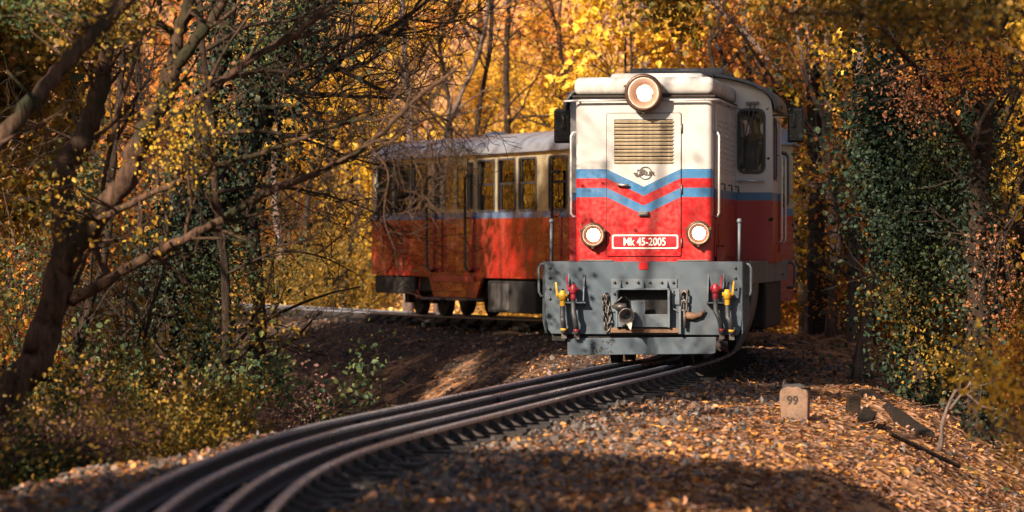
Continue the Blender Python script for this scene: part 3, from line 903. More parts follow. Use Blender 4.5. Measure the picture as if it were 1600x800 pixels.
# ---- buffer beam
bo = [(-1.09, 1.125), (-1.09, .70), (-1.08, .52), (-1.055, .40), (-1.02, .355), (1.045, .345), (1.065, .40), (1.085, .52), (1.09, .70), (1.09, 1.155), (-1.075, 1.155)]
opening = [(-.27, .575), (.285, .575), (.285, .850), (-.27, .850)]
mb = MB(); mb.plate(bo, [opening], -.025, .025, XZ)
beam = mb.build('buffer_beam', M['grey'], loco, .006, 2)
for s in (-1, 1):
    mb = MB()
    mb.add([(s * 1.092, -.02, 1.155), (s * 1.15, .22, 1.152), (s * 1.15, .22, .50), (s * 1.092, -.02, .36), (s * 1.07, .0, 1.155), (s * 1.12, .24, 1.152), (s * 1.12, .24, .50), (s * 1.07, .0, .36)],
           [(0, 1, 2, 3), (4, 7, 6, 5), (0, 4, 5, 1), (1, 5, 6, 2), (2, 6, 7, 3), (3, 7, 4, 0)])
    mb.box(s * 1.115 if s > 0 else -1.15, .245, .90, 1.15 if s > 0 else -1.115, .279, 1.151)
    mb.build('beam_corner', M['grey'], loco, .004)
    mb = MB()
    mb.tube([(s * 1.10, .10, 1.13), (s * 1.155, .09, 1.12), (s * 1.175, .10, 1.08), (s * 1.175, .10, .82), (s * 1.155, .11, .775), (s * 1.105, .12, .77)], .015, 8)
    mb.build('step_handle', M['grey_light'], loco)
    mb = MB(); mb.tube([(s * 1.13, 6.95, 1.12), (s * 1.21, 6.95, 1.11), (s * 1.23, 6.95, 1.06), (s * 1.23, 6.95, .84), (s * 1.21, 6.95, .80), (s * 1.13, 6.95, .80)], .018, 8)
    mb.build('step_handle', M['grey_light'], loco)
    # curved ladder plate behind the beam
    lad = MB(); pr = []
    for k in range(9):
        t = k / 8; z = .90 - .78 * t; x = 1.10 - .22 * t * t
        pr.append((x, z))
    vs = [(s * x, y, z) for y in (1.5, 2.35) for x, z in pr] + [(s * (x - .03), y, z) for y in (1.5, 2.35) for x, z in pr]
    fs = [(j, j + 1, 9 + j + 1, 9 + j) for j in range(8)] + [(18 + j, 27 + j, 27 + j + 1, 18 + j + 1) for j in range(8)] + [(j, 18 + j, 18 + j + 1, j + 1) for j in range(8)] + [(9 + j, 9 + j + 1, 27 + j + 1, 27 + j) for j in range(8)]
    lad.add(vs, fs, 0, True); lad.build('step_guard', M['grey_light'], loco)
    mb = MB(); mb.box(min(s * .75, s * 1.12), 3.3, .34, max(s * .75, s * 1.12), 6.0, .92)
    mb.build('fuel_tank', M['black'], loco, .05, 3)
    # posts with ball ends
    x = -1.03 if s < 0 else 1.05
    mb = MB(); mb.tube([(x, .04, 1.15), (x, .04, 1.59)], .017, 8); mb.lathe([(0, -.030), (.020, -.024), (.030, 0), (.020, .024), (0, .030)], 'z', (x, .04, 1.60), 12)
    mb.build('marker_post', M['grey_light'], loco)
bolt = MB(); bolt.lathe([(0, -.022), (.014, -.018), (.017, -.004), (.017, 0)], 'y', (0, 0, 0), 8)
boltm = bolt.mesh('bolt', M['iron'])
for x in (-1.04, 1.01):
    for z in (1.085, .975, .855, .745): link('bolt', boltm, beam, loc=(x, -.025, z))
mb = MB(); mb.box(-.05, -.032, 1.065, .052, -.026, 1.15); mb.build('reflector_square', M['redsquare'], beam, .003)
for x0, x1 in ((-.70, -.34), (.37, .72)):
    mb = MB(); mb.box(x0, -.02, 1.157, x1, .04, 1.172); mb.build('tread_strip', M['iron'], beam, .003)
# lower plough plate
mb = MB(); mb.plate([(-.845, .305), (.80, .325), (.79, .150), (.75, .140), (-.81, .122), (-.845, .135)], [], -.02, .01, XZ)
plo = mb.build('plough_plate', M['grey'], loco, .004)
ho = MB()
rr_ = random.Random(4)
for k in range(34):
    ho.lathe([(0, -.002), (.007 + rr_.random() * .005, 0)], 'y', (-.60 + rr_.random() * .26, -.0105, .15 + rr_.random() * .14), 7, smooth=False)
ho.build('rust_hole', M['seam'], plo)
mb = MB(); mb.box(-1.02, .02, .28, .98, .30, .36); mb.build('lower_beam', M['black'], loco)
# coupler box
mb = MB()
mb.plate([(-.36, .86), (.37, .86), (.37, .965), (-.36, .965)], [], .026, .040, XZ)
mb.box(-.275, -.11, .842, .29, -.026, .862)
for x in (-.255, .0, .262):
    mb.add([(x - .008, -.041, .862), (x + .008, -.041, .862), (x + .008, -.041, .955), (x - .008, -.041, .955), (x - .008, -.105, .862), (x + .008, -.105, .862)],
           [(0, 1, 2, 3), (0, 4, 5, 1), (3, 2, 5, 4), (0, 3, 4), (1, 5, 2)])
mb.box(-.36, -.042, .60, -.268, -.026, .858)
mb.box(.286, -.045, .68, .40, -.026, .858)
cbx = mb.build('coupler_frame', M['grey_light'], loco, .003, 1)
for x in (-.32, -.19, -.06, .07, .20, .33): link('bolt', boltm, cbx, loc=(x, -.041, .925))
for x, z in ((-.32, .80), (.335, .79), (.40, .55), (.40, .43)): link('bolt', boltm, cbx, loc=(x, -.043, z))
mb = MB()
mb.box(-.275, -.12, .435, .275, -.026, .575)
mb.box(.275, -.13, .430, .300, -.022, .84)
mb.box(-.295, -.13, .430, -.275, -.022, .84)
lip = mb.build('coupler_shelf', M['grey_light'], loco, .004)
mb = MB(); mb.box(-.36, -.08, .370, .40, -.026, .425); mb.build('coupler_sill', M['rusty'], loco, .004)
mb = MB()
mb.box(-.268, .025, .572, .283, .42, .58); mb.box(-.272, .025, .58, -.266, .42, .85); mb.box(.281, .025, .58, .287, .42, .85); mb.box(-.268, .025, .848, .283, .42, .856); mb.box(-.27, .42, .57, .285, .43, .86)
mb.build('coupler_recess', M['black'], loco)
# bell coupler head with pin plate
mb = MB()
prof = [(.055, .02), (.06, -.10), (.075, -.16), (.086, -.20), (.088, -.235), (.076, -.225), (.050, -.17), (.03, -.10), (.0, -.09)]
mb.lathe(prof, 'y', (-.165, -.02, .555), 18)
mb.box(-.255, -.19, .50, -.225, -.05, .62); mb.box(-.105, -.20, .49, -.075, -.05, .60); mb.box(-.235, -.17, .455, -.095, -.06, .485)
ch_ = mb.build('coupler_head', M['iron'], loco)
mb = MB()
mb.plate([(-.12, .60), (.02, .565), (.03, .665), (.015, .735), (-.13, .72)], [circ(0.0, .70, .010, 8)], .10, .118, XZ)
mb.build('pin_plate', M['grey_light'], ch_)
mb = MB(); mb.add([(-.165, -.25, .47), (-.10, -.25, .50), (-.115, -.27, .40), (-.165, -.21, .47), (-.10, -.21, .50), (-.115, -.24, .40)], [(0, 1, 2), (3, 5, 4), (0, 3, 4, 1), (1, 4, 5, 2), (2, 5, 3, 0)])
mb.build('coupler_lip', M['bare'], ch_)
mb = MB(); mb.tube([(-.33, -.10, .66), (-.25, -.20, .655), (-.17, -.21, .665)], [.02, .045, .03], 8); mb.tube([(-.31, -.14, .685), (-.22, -.18, .765)], .010, 6)
mb.build('coupler_pin', M['iron'], ch_)
# chain left of the coupler: links in a double loop
def chain_link(mb, c, axis_rot, L=.042, w=.022, r=.0085):
    pts = []
    for k in range(11):
        a = 2 * math.pi * k / 10
        p = Vector((w * math.cos(a), 0, L * math.sin(a)))
        p = axis_rot @ p
        pts.append(Vector(c) + p)
    mb.tube(pts, r, 5, cap=False)
chm = MB()
path = [(-.44, .74), (-.435, .68), (-.43, .62), (-.43, .56), (-.425, .50), (-.415, .45), (-.41, .405), (-.385, .40), (-.375, .45), (-.37, .51), (-.375, .57), (-.385, .63), (-.39, .69), (-.41, .76)]
for i, (x, z) in enumerate(path):
    a = math.atan2(path[min(i + 1, len(path) - 1)][0] - path[max(i - 1, 0)][0], path[min(i + 1, len(path) - 1)][1] - path[max(i - 1, 0)][1])
    chain_link(chm, (x, -.055 - .01 * (i % 2), z), Matrix.Rotation(a, 3, 'Y') @ Matrix.Rotation(R(90 * (i % 2) + 20), 3, 'Z'))
chm.tube([(-.40, -.03, .80), (-.42, -.08, .80), (-.44, -.08, .78), (-.42, -.07, .75), (-.39, -.06, .77), (-.40, -.03, .80)], .014, 6)
chm.build('chain', M['iron'], loco)
# shackle and hook on the right
mb = MB()
mb.box(.405, -.06, .80, .49, -.026, .85)
for k, (z0, z1, w) in enumerate(((.835, .70, .032), (.735, .60, .026))):
    mb.tube([(.455 - w, -.075, z1 + .03), (.455 - w, -.085, z0 - .03), (.455, -.09, z0), (.455 + w, -.085, z0 - .03), (.455 + w, -.075, z1 + .03), (.455, -.075, z1), (.455 - w, -.075, z1 + .03)], .014, 6)
mb.tube([(.455, -.08, .63), (.46, -.08, .54), (.46, -.075, .42)], [.014, .022, .018], 6)
mb.build('shackle', M['iron'], loco)
mb = MB(); mb.tube([(.46, -.05, .565), (.55, -.055, .55), (.63, -.06, .565), (.68, -.06, .62)], [.045, .040, .026, .008], 8)
mb.build('towing_hook', M['rusty'], loco)
mb = MB(); mb.tube([(.325, -.06, .84), (.325, -.06, .64), (.40, -.07, .60), (.40, -.07, .40)], .012, 6); mb.box(.392, -.09, .36, .418, -.03, .66)
mb.build('release_lever', M['grey_light'], loco)

# brake hoses with their cocks
def hose_set(xb, xv, zv, zb, mat, handle, dy=.0):
    mb = MB()
    mb.lathe([(0, -.06), (.030, -.055), (.042, -.03), (.042, .02), (.030, .045), (.022, .06), (0, .06)], 'z', (xv, -.13, zv), 12)
    mb.tube([(xv, -.025, zv + .01), (xv, -.13, zv + .01)], .026, 8)
    mb.tube([(xv - .055, -.13, zv + .005), (xv + .055, -.13, zv + .005)], .024, 8)
    mb.lathe([(.030, 0), (.034, -.03), (.030, -.065)], 'z', (xv, -.13, zv - .045), 10)
    v = mb.build('brake_cock', mat, loco)
    hb = MB()
    hx = xv + handle * .065
    hb.obox((hx, -.135, zv + .075), (.020, .014, .15), Matrix.Rotation(R(6 * handle), 3, 'Y')); hb.tube([(hx - handle * .03, -.135, zv), (hx, -.135, zv)], .014, 6)
    hb.build('cock_handle', mat, v, .003)
    hs = MB()
    xm = (xv + xb) / 2
    hs.tube([(xv, -.13, zv - .09), (xv, -.132, zv - .12), (xv + (xb - xv) * .1, -.15, zv - .25), (xm, -.17, (zv + zb) / 2 - .06), (xb - (xb - xv) * .15, -.15, zb + .10), (xb, -.10, zb + .02), (xb + (xb - xv) * .1 + .005, -.05, zb)],
            [.030, .026, .029, .029, .029, .028, .03], 10)
    hs.build('brake_hose', M['rubber'], v)
    ct = MB(); ct.lathe([(0, -.03), (.030, -.02), (.034, .02), (.026, .05), (0, .05)], 'z', (xb, -.10, zb - .005), 10); ct.box(xb - .028, -.07, zb - .09, xb + .028, -.03, zb - .01)
    ct.build('hose_coupling', M['iron'], v)
    cr_ = MB(); cr_.lathe([(.032, .0), (.037, .012), (.032, .024)], 'z', (xb, -.10, zb + .0), 10); cr_.build('coupling_ring', mat, v)
hose_set(-.875, -.885, .775, .395, M['yellow'], -1)
hose_set(-.735, -.765, .845, .385, M['redpaint'], -1)
hose_set(.865, .800, .855, .395, M['redpaint'], 1)
hose_set(.975, .930, .790, .385, M['yellow'], 1)
for x in (-.74, .80):
    mb = MB()
    for s in (-1, 1):
        u = x + s * .085
        mb.add([(u - .006, -.026, 1.02), (u + .006, -.026, 1.02), (u + .006, -.026, .70), (u - .006, -.026, .70), (u - .006, -.13, .72), (u + .006, -.13, .72)], [(0, 1, 2, 3), (0, 4, 5, 1), (3, 2, 5, 4), (0, 3, 4), (1, 5, 2)])
    mb.box(x - .11, -.14, .695, x + .11, -.026, .71)
    mb.build('cock_bracket', M['grey'], loco)

# bogies
def wheel_mesh(r=.33, w=.10):
    mb = MB()
    mb.lathe([(0, -w / 2), (r * .25, -w / 2), (r * .32, -w * .25), (r * .72, -w * .2), (r * .80, -w / 2), (r, -w / 2), (r * 1.01, w * .3), (r * 1.07, w * .36), (r * 1.07, w / 2), (r * .25, w / 2), (0, w / 2)], 'x', (0, 0, 0), 28)
    return mb.mesh('wheel', [M['black']])
wm = wheel_mesh()
def bogie(parent, y, wb, name='bogie', wmesh=None, r=.33):
    mb = MB()
    for s in (-1, 1):
        mb.box(s * .56 - .04, y - wb / 2 - .28, r - .05, s * .56 + .04, y + wb / 2 + .28, r + .14)
        for q in (-1, 1):
            mb.box(s * .60 - .06, y + q * wb / 2 - .10, r - .10, s * .60 + .06, y + q * wb / 2 + .10, r + .10)
        for k in range(5):
            mb.lathe([(.06, 0), (.075, .012), (.06, .024)], 'z', (s * .58, y, r - .12 + k * .026), 10)
    mb.box(-.5, y - .14, r, .5, y + .14, r + .18)
    b = mb.build(name, M['black'], parent)
    for q in (-1, 1):
        for s in (-1, 1):
            w = link('wheel', wmesh or wm, b, loc=(s * .405, y + q * wb / 2, r))
            if s > 0: w.rotation_euler = (0, 0, math.pi)
        ax = MB(); ax.tube([(-.4, y + q * wb / 2, r), (.4, y + q * wb / 2, r)], .055, 8); ax.build('axle', M['black'], b)
    return b
bogie(loco, 1.75, 1.5)
bogie(loco, 8.3, 1.5)

# ------------------------------------------------------------------ the driver: one continuous body standing in the cab
def skinned(name, joints, edges, mat, loc, rz, sub=2):
    me = bpy.data.meshes.new(name)
    me.from_pydata([j[0] for j in joints], edges, [])
    me.materials.append(mat)
    o = bpy.data.objects.new(name, me); COL.objects.link(o)
    sk = o.modifiers.new('skin', 'SKIN'); sk.use_smooth_shade = True
    for i, j in enumerate(joints):
        me.skin_vertices[0].data[i].radius = j[1] if isinstance(j[1], tuple) else (j[1], j[1])
    me.skin_vertices[0].data[0].use_root = True
    sb = o.modifiers.new('sub', 'SUBSURF'); sb.levels = sub; sb.render_levels = sub
    o.location = loc; o.rotation_euler = (0, 0, rz)
    return o
def to_world(x, y, z):
    c, s = math.cos(LOCO_RZ), math.sin(LOCO_RZ)
    return (1.45 + c * x - s * y, 45.0 + s * x + c * y, z)
pj = [((0, 0, .92), (.15, .11)), ((0, 0, 1.10), (.145, .105)), ((0, .0, 1.30), (.165, .115)), ((0, 0, 1.43), (.12, .09)), ((0, -.01, 1.50), (.055, .055)), ((0, -.03, 1.58), (.066, .07)), ((0, -.035, 1.66), (.08, .098)), ((0, -.025, 1.73), (.062, .075)),
      ((.19, 0, 1.40), (.062, .06)), ((.235, .02, 1.12), (.046, .046)), ((.20, -.20, 1.03), (.036, .036)), ((.18, -.27, 1.03), (.030, .020)),
      ((-.19, 0, 1.40), (.062, .06)), ((-.235, .02, 1.12), (.046, .046)), ((-.19, -.20, 1.06), (.036, .036)), ((-.17, -.27, 1.06), (.030, .020)),
      ((.10, 0, .84), (.092, .092)), ((.105, -.01, .47), (.062, .062)), ((.105, .02, .09), (.044, .044)), ((.11, -.13, .05), (.04, .03)),
      ((-.10, 0, .84), (.092, .092)), ((-.105, -.01, .47), (.062, .062)), ((-.105, .02, .09), (.044, .044)), ((-.11, -.13, .05), (.04, .03))]
pe = [(0, 1), (1, 2), (2, 3), (3, 4), (4, 5), (5, 6), (6, 7), (3, 8), (8, 9), (9, 10), (10, 11), (3, 12), (12, 13), (13, 14), (14, 15), (0, 16), (16, 17), (17, 18), (18, 19), (0, 20), (20, 21), (21, 22), (22, 23)]
for sgn, base in ((1, 11), (-1, 15)):                # five fingers curled on the control levers
    b = Vector(pj[base][0])
    for k, (dx, l) in enumerate(((-.030, .07), (-.010, .08), (.010, .075), (.028, .06))):
        i = len(pj)
        pj.append(((b.x + dx, b.y - .03 - l * .4, b.z + .005), (.009, .009))); pj.append(((b.x + dx, b.y - .03 - l * .6, b.z - .03), (.008, .008)))
        pe += [(base, i), (i, i + 1)]
    i = len(pj)
    pj.append(((b.x - sgn * .04, b.y - .02, b.z - .005), (.010, .010))); pj.append(((b.x - sgn * .045, b.y - .05, b.z - .02), (.009, .009)))
    pe += [(base, i), (i, i + 1)]
dl = to_world(.955, 3.98, 1.172)
person = skinned('person', pj, pe, M['skin'], dl, LOCO_RZ + R(-35))
tag(person, 'driver in a dark blue jacket standing behind the cab windscreen', 'person')
# clothing, hair and face features are its children
def skin_child(name, joints, edges, mat):
    o = skinned(name, joints, edges, mat, (0, 0, 0), 0); o.parent = person; return o
def fat(i, k=1.13, a=.012):
    p, r = pj[i]; r = r if isinstance(r, tuple) else (r, r)
    return (p, (r[0] + a, r[1] + a))
jk = [0, 1, 2, 3, 8, 9, 10, 12, 13, 14]
mp_ = {v: i for i, v in enumerate(jk)}
skin_child('jacket', [fat(i, a=.020) for i in jk] + [((0, -.005, 1.475), (.078, .078))], [(mp_[a], mp_[b]) for a, b in pe if a in mp_ and b in mp_] + [(mp_[3], len(jk))], M['jacket'])
tj = [0, 16, 17, 18, 20, 21, 22]; mp_ = {v: i for i, v in enumerate(tj)}
skin_child('trousers', [fat(i, a=.016) for i in tj], [(mp_[a], mp_[b]) for a, b in pe if a in mp_ and b in mp_], M['trousers'])
skin_child('hair', [((0, .01, 1.73), (.078, .085)), ((0, .035, 1.66), (.082, .075)), ((0, .04, 1.60), (.066, .05)), ((0, -.05, 1.765), (.055, .035))], [(0, 1), (1, 2), (0, 3)], M['hair'])
mb = MB()
mb.lathe([(0, -.030), (.014, -.012), (.016, .01), (0, .03)], 'z', (0, -.135, 1.655), 8)
for s in (-1, 1): mb.lathe([(0, -.03), (.012, -.02), (.016, .01), (0, .03)], 'z', (s * .083, -.02, 1.655), 8)
mb.build('face_features', M['skin'], person)
mb = MB()
for s in (-1, 1): mb.lathe([(0, -.012), (.011, -.004), (.008, .008)], 'y', (s * .032, -.112, 1.685), 8)
mb.tube([(-.028, -.118, 1.605), (0, -.124, 1.603), (.028, -.118, 1.605)], .005, 5)
mb.build('eyes_and_mouth', M['hair'], person)

# ------------------------------------------------------------------ the coach (x: across, y: backwards from its front end, z: up from the rail)
COACH_RZ = R(20.5)
coach = tag(empty('passenger_coach', (2.906, 56.54, 0.2), COACH_RZ), 'red and cream railway coach with blue line and silver roof behind the locomotive', 'railway coach')
CL = 12.03; CW = 1.08
def cmap(s):
    return lambda u, v, w: (s * (CW + w), u, v)
LW = cmap(-1)
# the side: window openings, door openings, and the deeper skirt at each entrance
WIN = [(11.71, 10.99), (10.82, 10.11), (9.96, 9.27), (6.86, 6.16), (6.00, 5.27), (5.12, 4.38), (3.88, 3.14)]
outl = [(0.02, .64), (1.0, .64), (1.25, .34), (3.65, .34), (3.95, .64), (6.72, .64), (6.98, .33), (8.95, .33), (9.18, .64), (CL - .02, .66), (CL - .02, 2.53), (.02, 2.53)]
def side_wall(s):
    holes = [rrect(b - .005, 1.665, a + .005, 2.425, .045, 3) for a, b in WIN]
    holes.append([(7.42, .72), (8.58, .72), (8.58, 2.44), (7.42, 2.44)])
    holes.append([(1.75, .72), (2.93, .72), (2.93, 2.44), (1.75, 2.44)])
    holes += [rrect(7.14, 1.72, 7.34, 2.40, .03, 2), rrect(8.68, 1.72, 8.86, 2.40, .03, 2)]
    mb = MB(); mb.plate(outl, holes, -.045, 0, cmap(s))
    return mb.build('body_side', M['coach'], coach)
side_wall(-1); side_wall(1)
# windows: one mesh set, each window a part with pane and sash bar
def win_meshes(s, w, h):
    f = MB(); f.plate(rrect(0, 0, w, h, .06, 4), [rrect(.028, .028, w - .028, h - .028, .045, 4)], .001, .014, cmap(s))
    p = MB(); p.plate([(.0, .012), (w - .0, .012), (w - .0, h - .012), (.0, h - .012)], [], -.030, -.024, cmap(s))
    b = MB(); b.plate([(.02, h * .50), (w - .02, h * .50), (w - .02, h * .545), (.02, h * .545)], [], -.022, -.006, cmap(s))
    b.plate([(w - .10, .02), (w - .025, .02), (w - .025, h * .49), (w - .10, h * .49)], [], -.022, -.012, cmap(s))
    return f.mesh('window', M['rubber']), p.mesh('pane', M['glass']), b.mesh('sash_bar', M['seam'])
for s in (-1, 1):
    wmm = win_meshes(s, .75, .80)
    for a, b in WIN:
        o = link('window', wmm[0], coach, loc=(0, b - .02, 1.645))
        link('pane', wmm[1], o); link('sash_bar', wmm[2], o)
    sm1 = MB(); sm1.plate(rrect(0, 0, .24, .72, .04, 3), [rrect(.022, .022, .218, .698, .03, 3)], .001, .012, cmap(s))
    sp1 = MB(); sp1.plate([(.005, .01), (.235, .01), (.235, .71), (.005, .71)], [], -.03, -.024, cmap(s))
    f1, p1 = sm1.mesh('narrow_window', M['rubber']), sp1.mesh('pane', M['glass'])
    for y in (7.12, 8.65):
        o = link('narrow_window', f1, coach, loc=(0, y, 1.70)); link('pane', p1, o)
    # two leaf doors
    dm = MB(); dm.plate([(0, .73), (.565, .73), (.565, 2.435), (0, 2.435)], [rrect(.06, 1.70, .505, 2.38, .04, 3)], -.05, -.022, cmap(s))
    dmm = dm.mesh('door', M['coach'])
    dp = MB(); dp.plate([(.05, 1.69), (.515, 1.69), (.515, 2.39), (.05, 2.39)], [], -.040, -.035, cmap(s)); dpm = dp.mesh('pane', M['glass'])
    for y in (7.425, 8.01, 1.76, 2.355):
        o = link('door', dmm, coach, loc=(0, y, 0)); link('pane', dpm, o)
    # long entrance handrails: black bars with curled ends, red loops beside them
    for y in (9.06, 7.28, 3.55):
        mb = MB()
        x = s * (CW + .075)
        mb.tube([(s * CW, y - .14, 2.20), (x, y - .10, 2.21), (x, y - .02, 2.19), (x, y, 2.12), (x, y, .86), (x, y - .03, .78), (x, y - .14, .76), (s * CW, y - .16, .76)], .022, 8)
        mb.lathe([(0, -.04), (.035, -.03), (.04, 0), (.035, .03), (0, .04)], 'x', (s * (CW + .03), y - .16, .75), 10)
        mb.lathe([(0, -.03), (.028, 0), (0, .03)], 'x', (s * (CW + .03), y - .14, 2.2), 10)
        mb.tube([(s * CW, y - .04, 1.56), (x, y - .06, 1.56)], .016, 6)
        mb.build('entrance_handrail', M['blackgloss'], coach)
        mb = MB(); mb.tube([(x, y - .08, 1.57), (x, y - .28, 1.57), (x, y - .34, 1.52), (x, y - .34, .82), (x, y - .30, .77), (x, y - .16, .76)], .014, 8)
        mb.build('entrance_loop', M['coach_red'], coach)
    # entrance step well and boards
    for y0, y1 in ((7.0, 8.93), (1.3, 3.6)):
        mb = MB(); mb.plate([(y0 + .02, .57), (y1 - .02, .57), (y1 - .02, .66), (y0 + .02, .66)], [], .001, .03, cmap(s)); mb.build('step_rail', M['coach_red'], coach, .004)
        mb = MB()
        for yy in (y0 - .12, (y0 + y1) / 2 + .12): mb.box(min(s * 1.0, s * 1.28), yy, .285, max(s * 1.0, s * 1.28), yy + .95, .32)
        mb.build('footboard', M['iron'], coach, .006)
# faint numbers and small notices on the red panel at the far end
mb = MB()
rr_ = random.Random(9)
for (y, z, n, h, w) in ((10.74, 1.16, 5, .10, .07), (10.60, 1.03, 3, .05, .09), (10.72, .96, 1, .10, .06), (11.55, .84, 3, .05, .05), (10.95, .83, 10, .05, .055)):
    for k in range(n):
        y_ = y - k * (w + .02)
        mb.plate([(y_ - w, z), (y_, z), (y_, z + h * .25), (y_ - w * .75, z + h * .25), (y_ - w * .75, z + h), (y_ - w, z + h)], [], .0005, .0015, LW)
mb.build('worn_marking', plain('faded_cream_marking', (0.30, 0.19, 0.11), 0.5), coach)
# ends
EF = lambda u, v, w: (u, -w + .0, v)
ER = lambda u, v, w: (u, CL + w, v)
def end_arch(hw, zb, ze, zc, n=16):
    return [(-hw, zb), (hw, zb)] + [(hw * math.cos(R(180 * i / n)), ze + (zc - ze) * max(0, math.sin(R(180 * i / n))) ** .75) for i in range(n + 1)]
for nm, mp_ in (('front_end', EF), ('rear_end', ER)):
    mb = MB()
    mb.plate(end_arch(1.075, .36 if nm == 'front_end' else .66, 2.53, 2.84), [rrect(.62, 1.68, .985, 2.42, .07, 4), rrect(-.985, 1.68, -.62, 2.42, .07, 4), rrect(-.34, .80, .34, 2.36, .04, 3)], -.045, 0, mp_)
    e = mb.build('body_end', M['coach'], coach)
    for u in (.60, -1.005):
        mb = MB(); mb.plate(rrect(u, 1.66, u + .405, 2.44, .08, 4), [rrect(u + .028, 1.688, u + .377, 2.412, .06, 4)], .001, .014, mp_); w_ = mb.build('end_window', M['rubber'], coach)
        mb = MB(); mb.plate([(u + .01, 1.67), (u + .395, 1.67), (u + .395, 2.43), (u + .01, 2.43)], [], -.030, -.024, mp_); mb.build('pane', M['glass'], w_)
    mb = MB(); mb.plate([(-.335, .805), (.335, .805), (.335, 2.355), (-.335, 2.355)], [rrect(-.22, 1.66, .22, 2.25, .05, 3)], -.04, -.012, mp_); gd = mb.build('gangway_door', M['coach'], coach)
    mb = MB(); mb.plate([(-.23, 1.65), (.23, 1.65), (.23, 2.26), (-.23, 2.26)], [], -.03, -.025, mp_); mb.build('pane', M['glass'], gd)
# roof: arched, bevelled towards the ends, with a gutter
def roof_profile(hw, ze, zc, n=20):
    return [(hw * math.cos(R(180 * i / n)), ze + (zc - ze) * max(0, math.sin(R(180 * i / n))) ** .72) for i in range(n + 1)]
mb = MB(); vs = []; n = 21
st = [(-.06, .96, -.05), (0.02, 1.0, -.01), (.35, 1.0, 0.0)] + [(.35 + (CL - .7) * k / 8, 1.0, .0) for k in range(1, 8)] + [(CL - .35, 1.0, 0), (CL - .02, 1.0, -.01), (CL + .06, .96, -.05)]
for y, k, dz in st: vs += [(x * k, y, 2.535 + (z - 2.535) * (1 if dz > -.03 else .86)) for x, z in roof_profile(1.135, 2.535, 2.875)]
fs = [(a * n + j, a * n + j + 1, (a + 1) * n + j + 1, (a + 1) * n + j) for a in range(len(st) - 1) for j in range(n - 1)]
fs += [list(range(n)), [(len(st) - 1) * n + j for j in range(n)]]
mb.add(vs, fs, 0, True)
cro = mb.build('coach_roof', M['silver'], coach)
for s in (-1, 1):
    mb = MB(); mb.box(min(s * 1.09, s * 1.155), -.02, 2.515, max(s * 1.09, s * 1.155), CL + .02, 2.545); mb.build('gutter', M['silver'], cro, .006)
for y in (1.8, 4.6, 9.0):
    mb = MB(); mb.lathe([(0, .085), (.10, .08), (.18, .055), (.20, .02), (.20, 0)], 'z', (0, y, 2.86), 16)
    mb.build('roof_vent', M['silver'], cro)
for y in (.9, 2.9, 5.0, 7.1, 9.2, 11.2):
    pr = roof_profile(1.138, 2.538, 2.880); vn = MB()
    vn.add([(x, y - .02, z) for x, z in pr] + [(x, y + .02, z) for x, z in pr], [(j, j + 1, n + j + 1, n + j) for j in range(n - 1)], 0, True)
    vn.build('roof_seam', M['silver'], cro)
# inside
mb = MB(); mb.box(-1.03, .06, .68, 1.03, CL - .06, .73); mb.box(-1.0, .08, 2.47, 1.0, CL - .08, 2.50)
mb.box(-1.03, 4.05, .73, -.45, 4.08, 2.47)
mb.build('interior', M['interior'], coach)
sb = MB(); sb.box(-.42, -.24, .40, .42, .24, .47); sb.obox((0, .26, .74), (.84, .07, .62), Matrix.Rotation(R(-10), 3, 'X')); sb.box(-.36, -.2, .0, .36, .2, .40)
sbm = sb.mesh('seat', M['bench'])
for y in (10.0, 10.9, 11.6, 4.6, 5.4, 6.3):
    for x in (-.58, .58): link('seat', sbm, coach, loc=(x, y, .73))
# below the floor
mb = MB(); mb.box(-.95, .1, .42, .95, CL - .1, .63); mb.box(-.6, .3, .30, .6, CL - .3, .42); mb.build('underframe', M['black'], coach)
for s in (-1, 1):
    mb = MB(); mb.box(min(s * .65, s * 1.06), 4.48, .12, max(s * .65, s * 1.06), 6.52, .60); bx = mb.build('battery_box', M['black'], coach, .02)
    mb = MB(); mb.plate(rrect(5.58, .16, 6.34, .56, .02, 2), [], -.018, -.008, cmap(s)); mb.build('box_door', paint('dull_grey_box_door', (0.035, 0.033, 0.033), .7, amount=.5), bx)
    mb = MB(); mb.box(min(s * .3, s * 1.05), 9.95, .36, max(s * .3, s * 1.05), CL - .1, .645); mb.build('headstock', M['black'], coach, .02)
    mb = MB(); mb.tube([(s * 1.02, 9.75, .62), (s * 1.05, 9.72, .36)], .012, 6); mb.tube([(s * 1.09, 9.78, .36), (s * 1.09, 9.70, .42), (s * 1.09, 9.62, .36), (s * 1.09, 9.70, .29), (s * 1.09, 9.78, .36)], .014, 6); mb.tube([(s * 1.09, 9.6, .34), (s * 1.08, 9.4, .28), (s * 1.06, 9.2, .30)], .014, 6)
    mb.build('brake_ring', M['coach_red'], coach)
wm2 = wheel_mesh(.30, .10)
bogie(coach, 1.7, 1.2, 'bogie', wm2, .30)
bogie(coach, 10.85, 1.2, 'bogie', wm2, .30)
mb = MB(); mb.tube([(0, .3, .55), (0, -.55, .55)], .06, 8); mb.lathe([(0, -.02), (.16, -.01), (.17, .03), (0, .05)], 'y', (0, -.55, .55), 16); mb.build('coupler', M['black'], coach)
mb = MB(); mb.tube([(0, 9.9, .55), (0, 10.65, .55)], .06, 8); mb.build('rear_coupler', M['black'], loco)

# ------------------------------------------------------------------ foliage and wood generators
def unit(a):
    return a / np.maximum(1e-9, np.linalg.norm(a, axis=-1, keepdims=True))

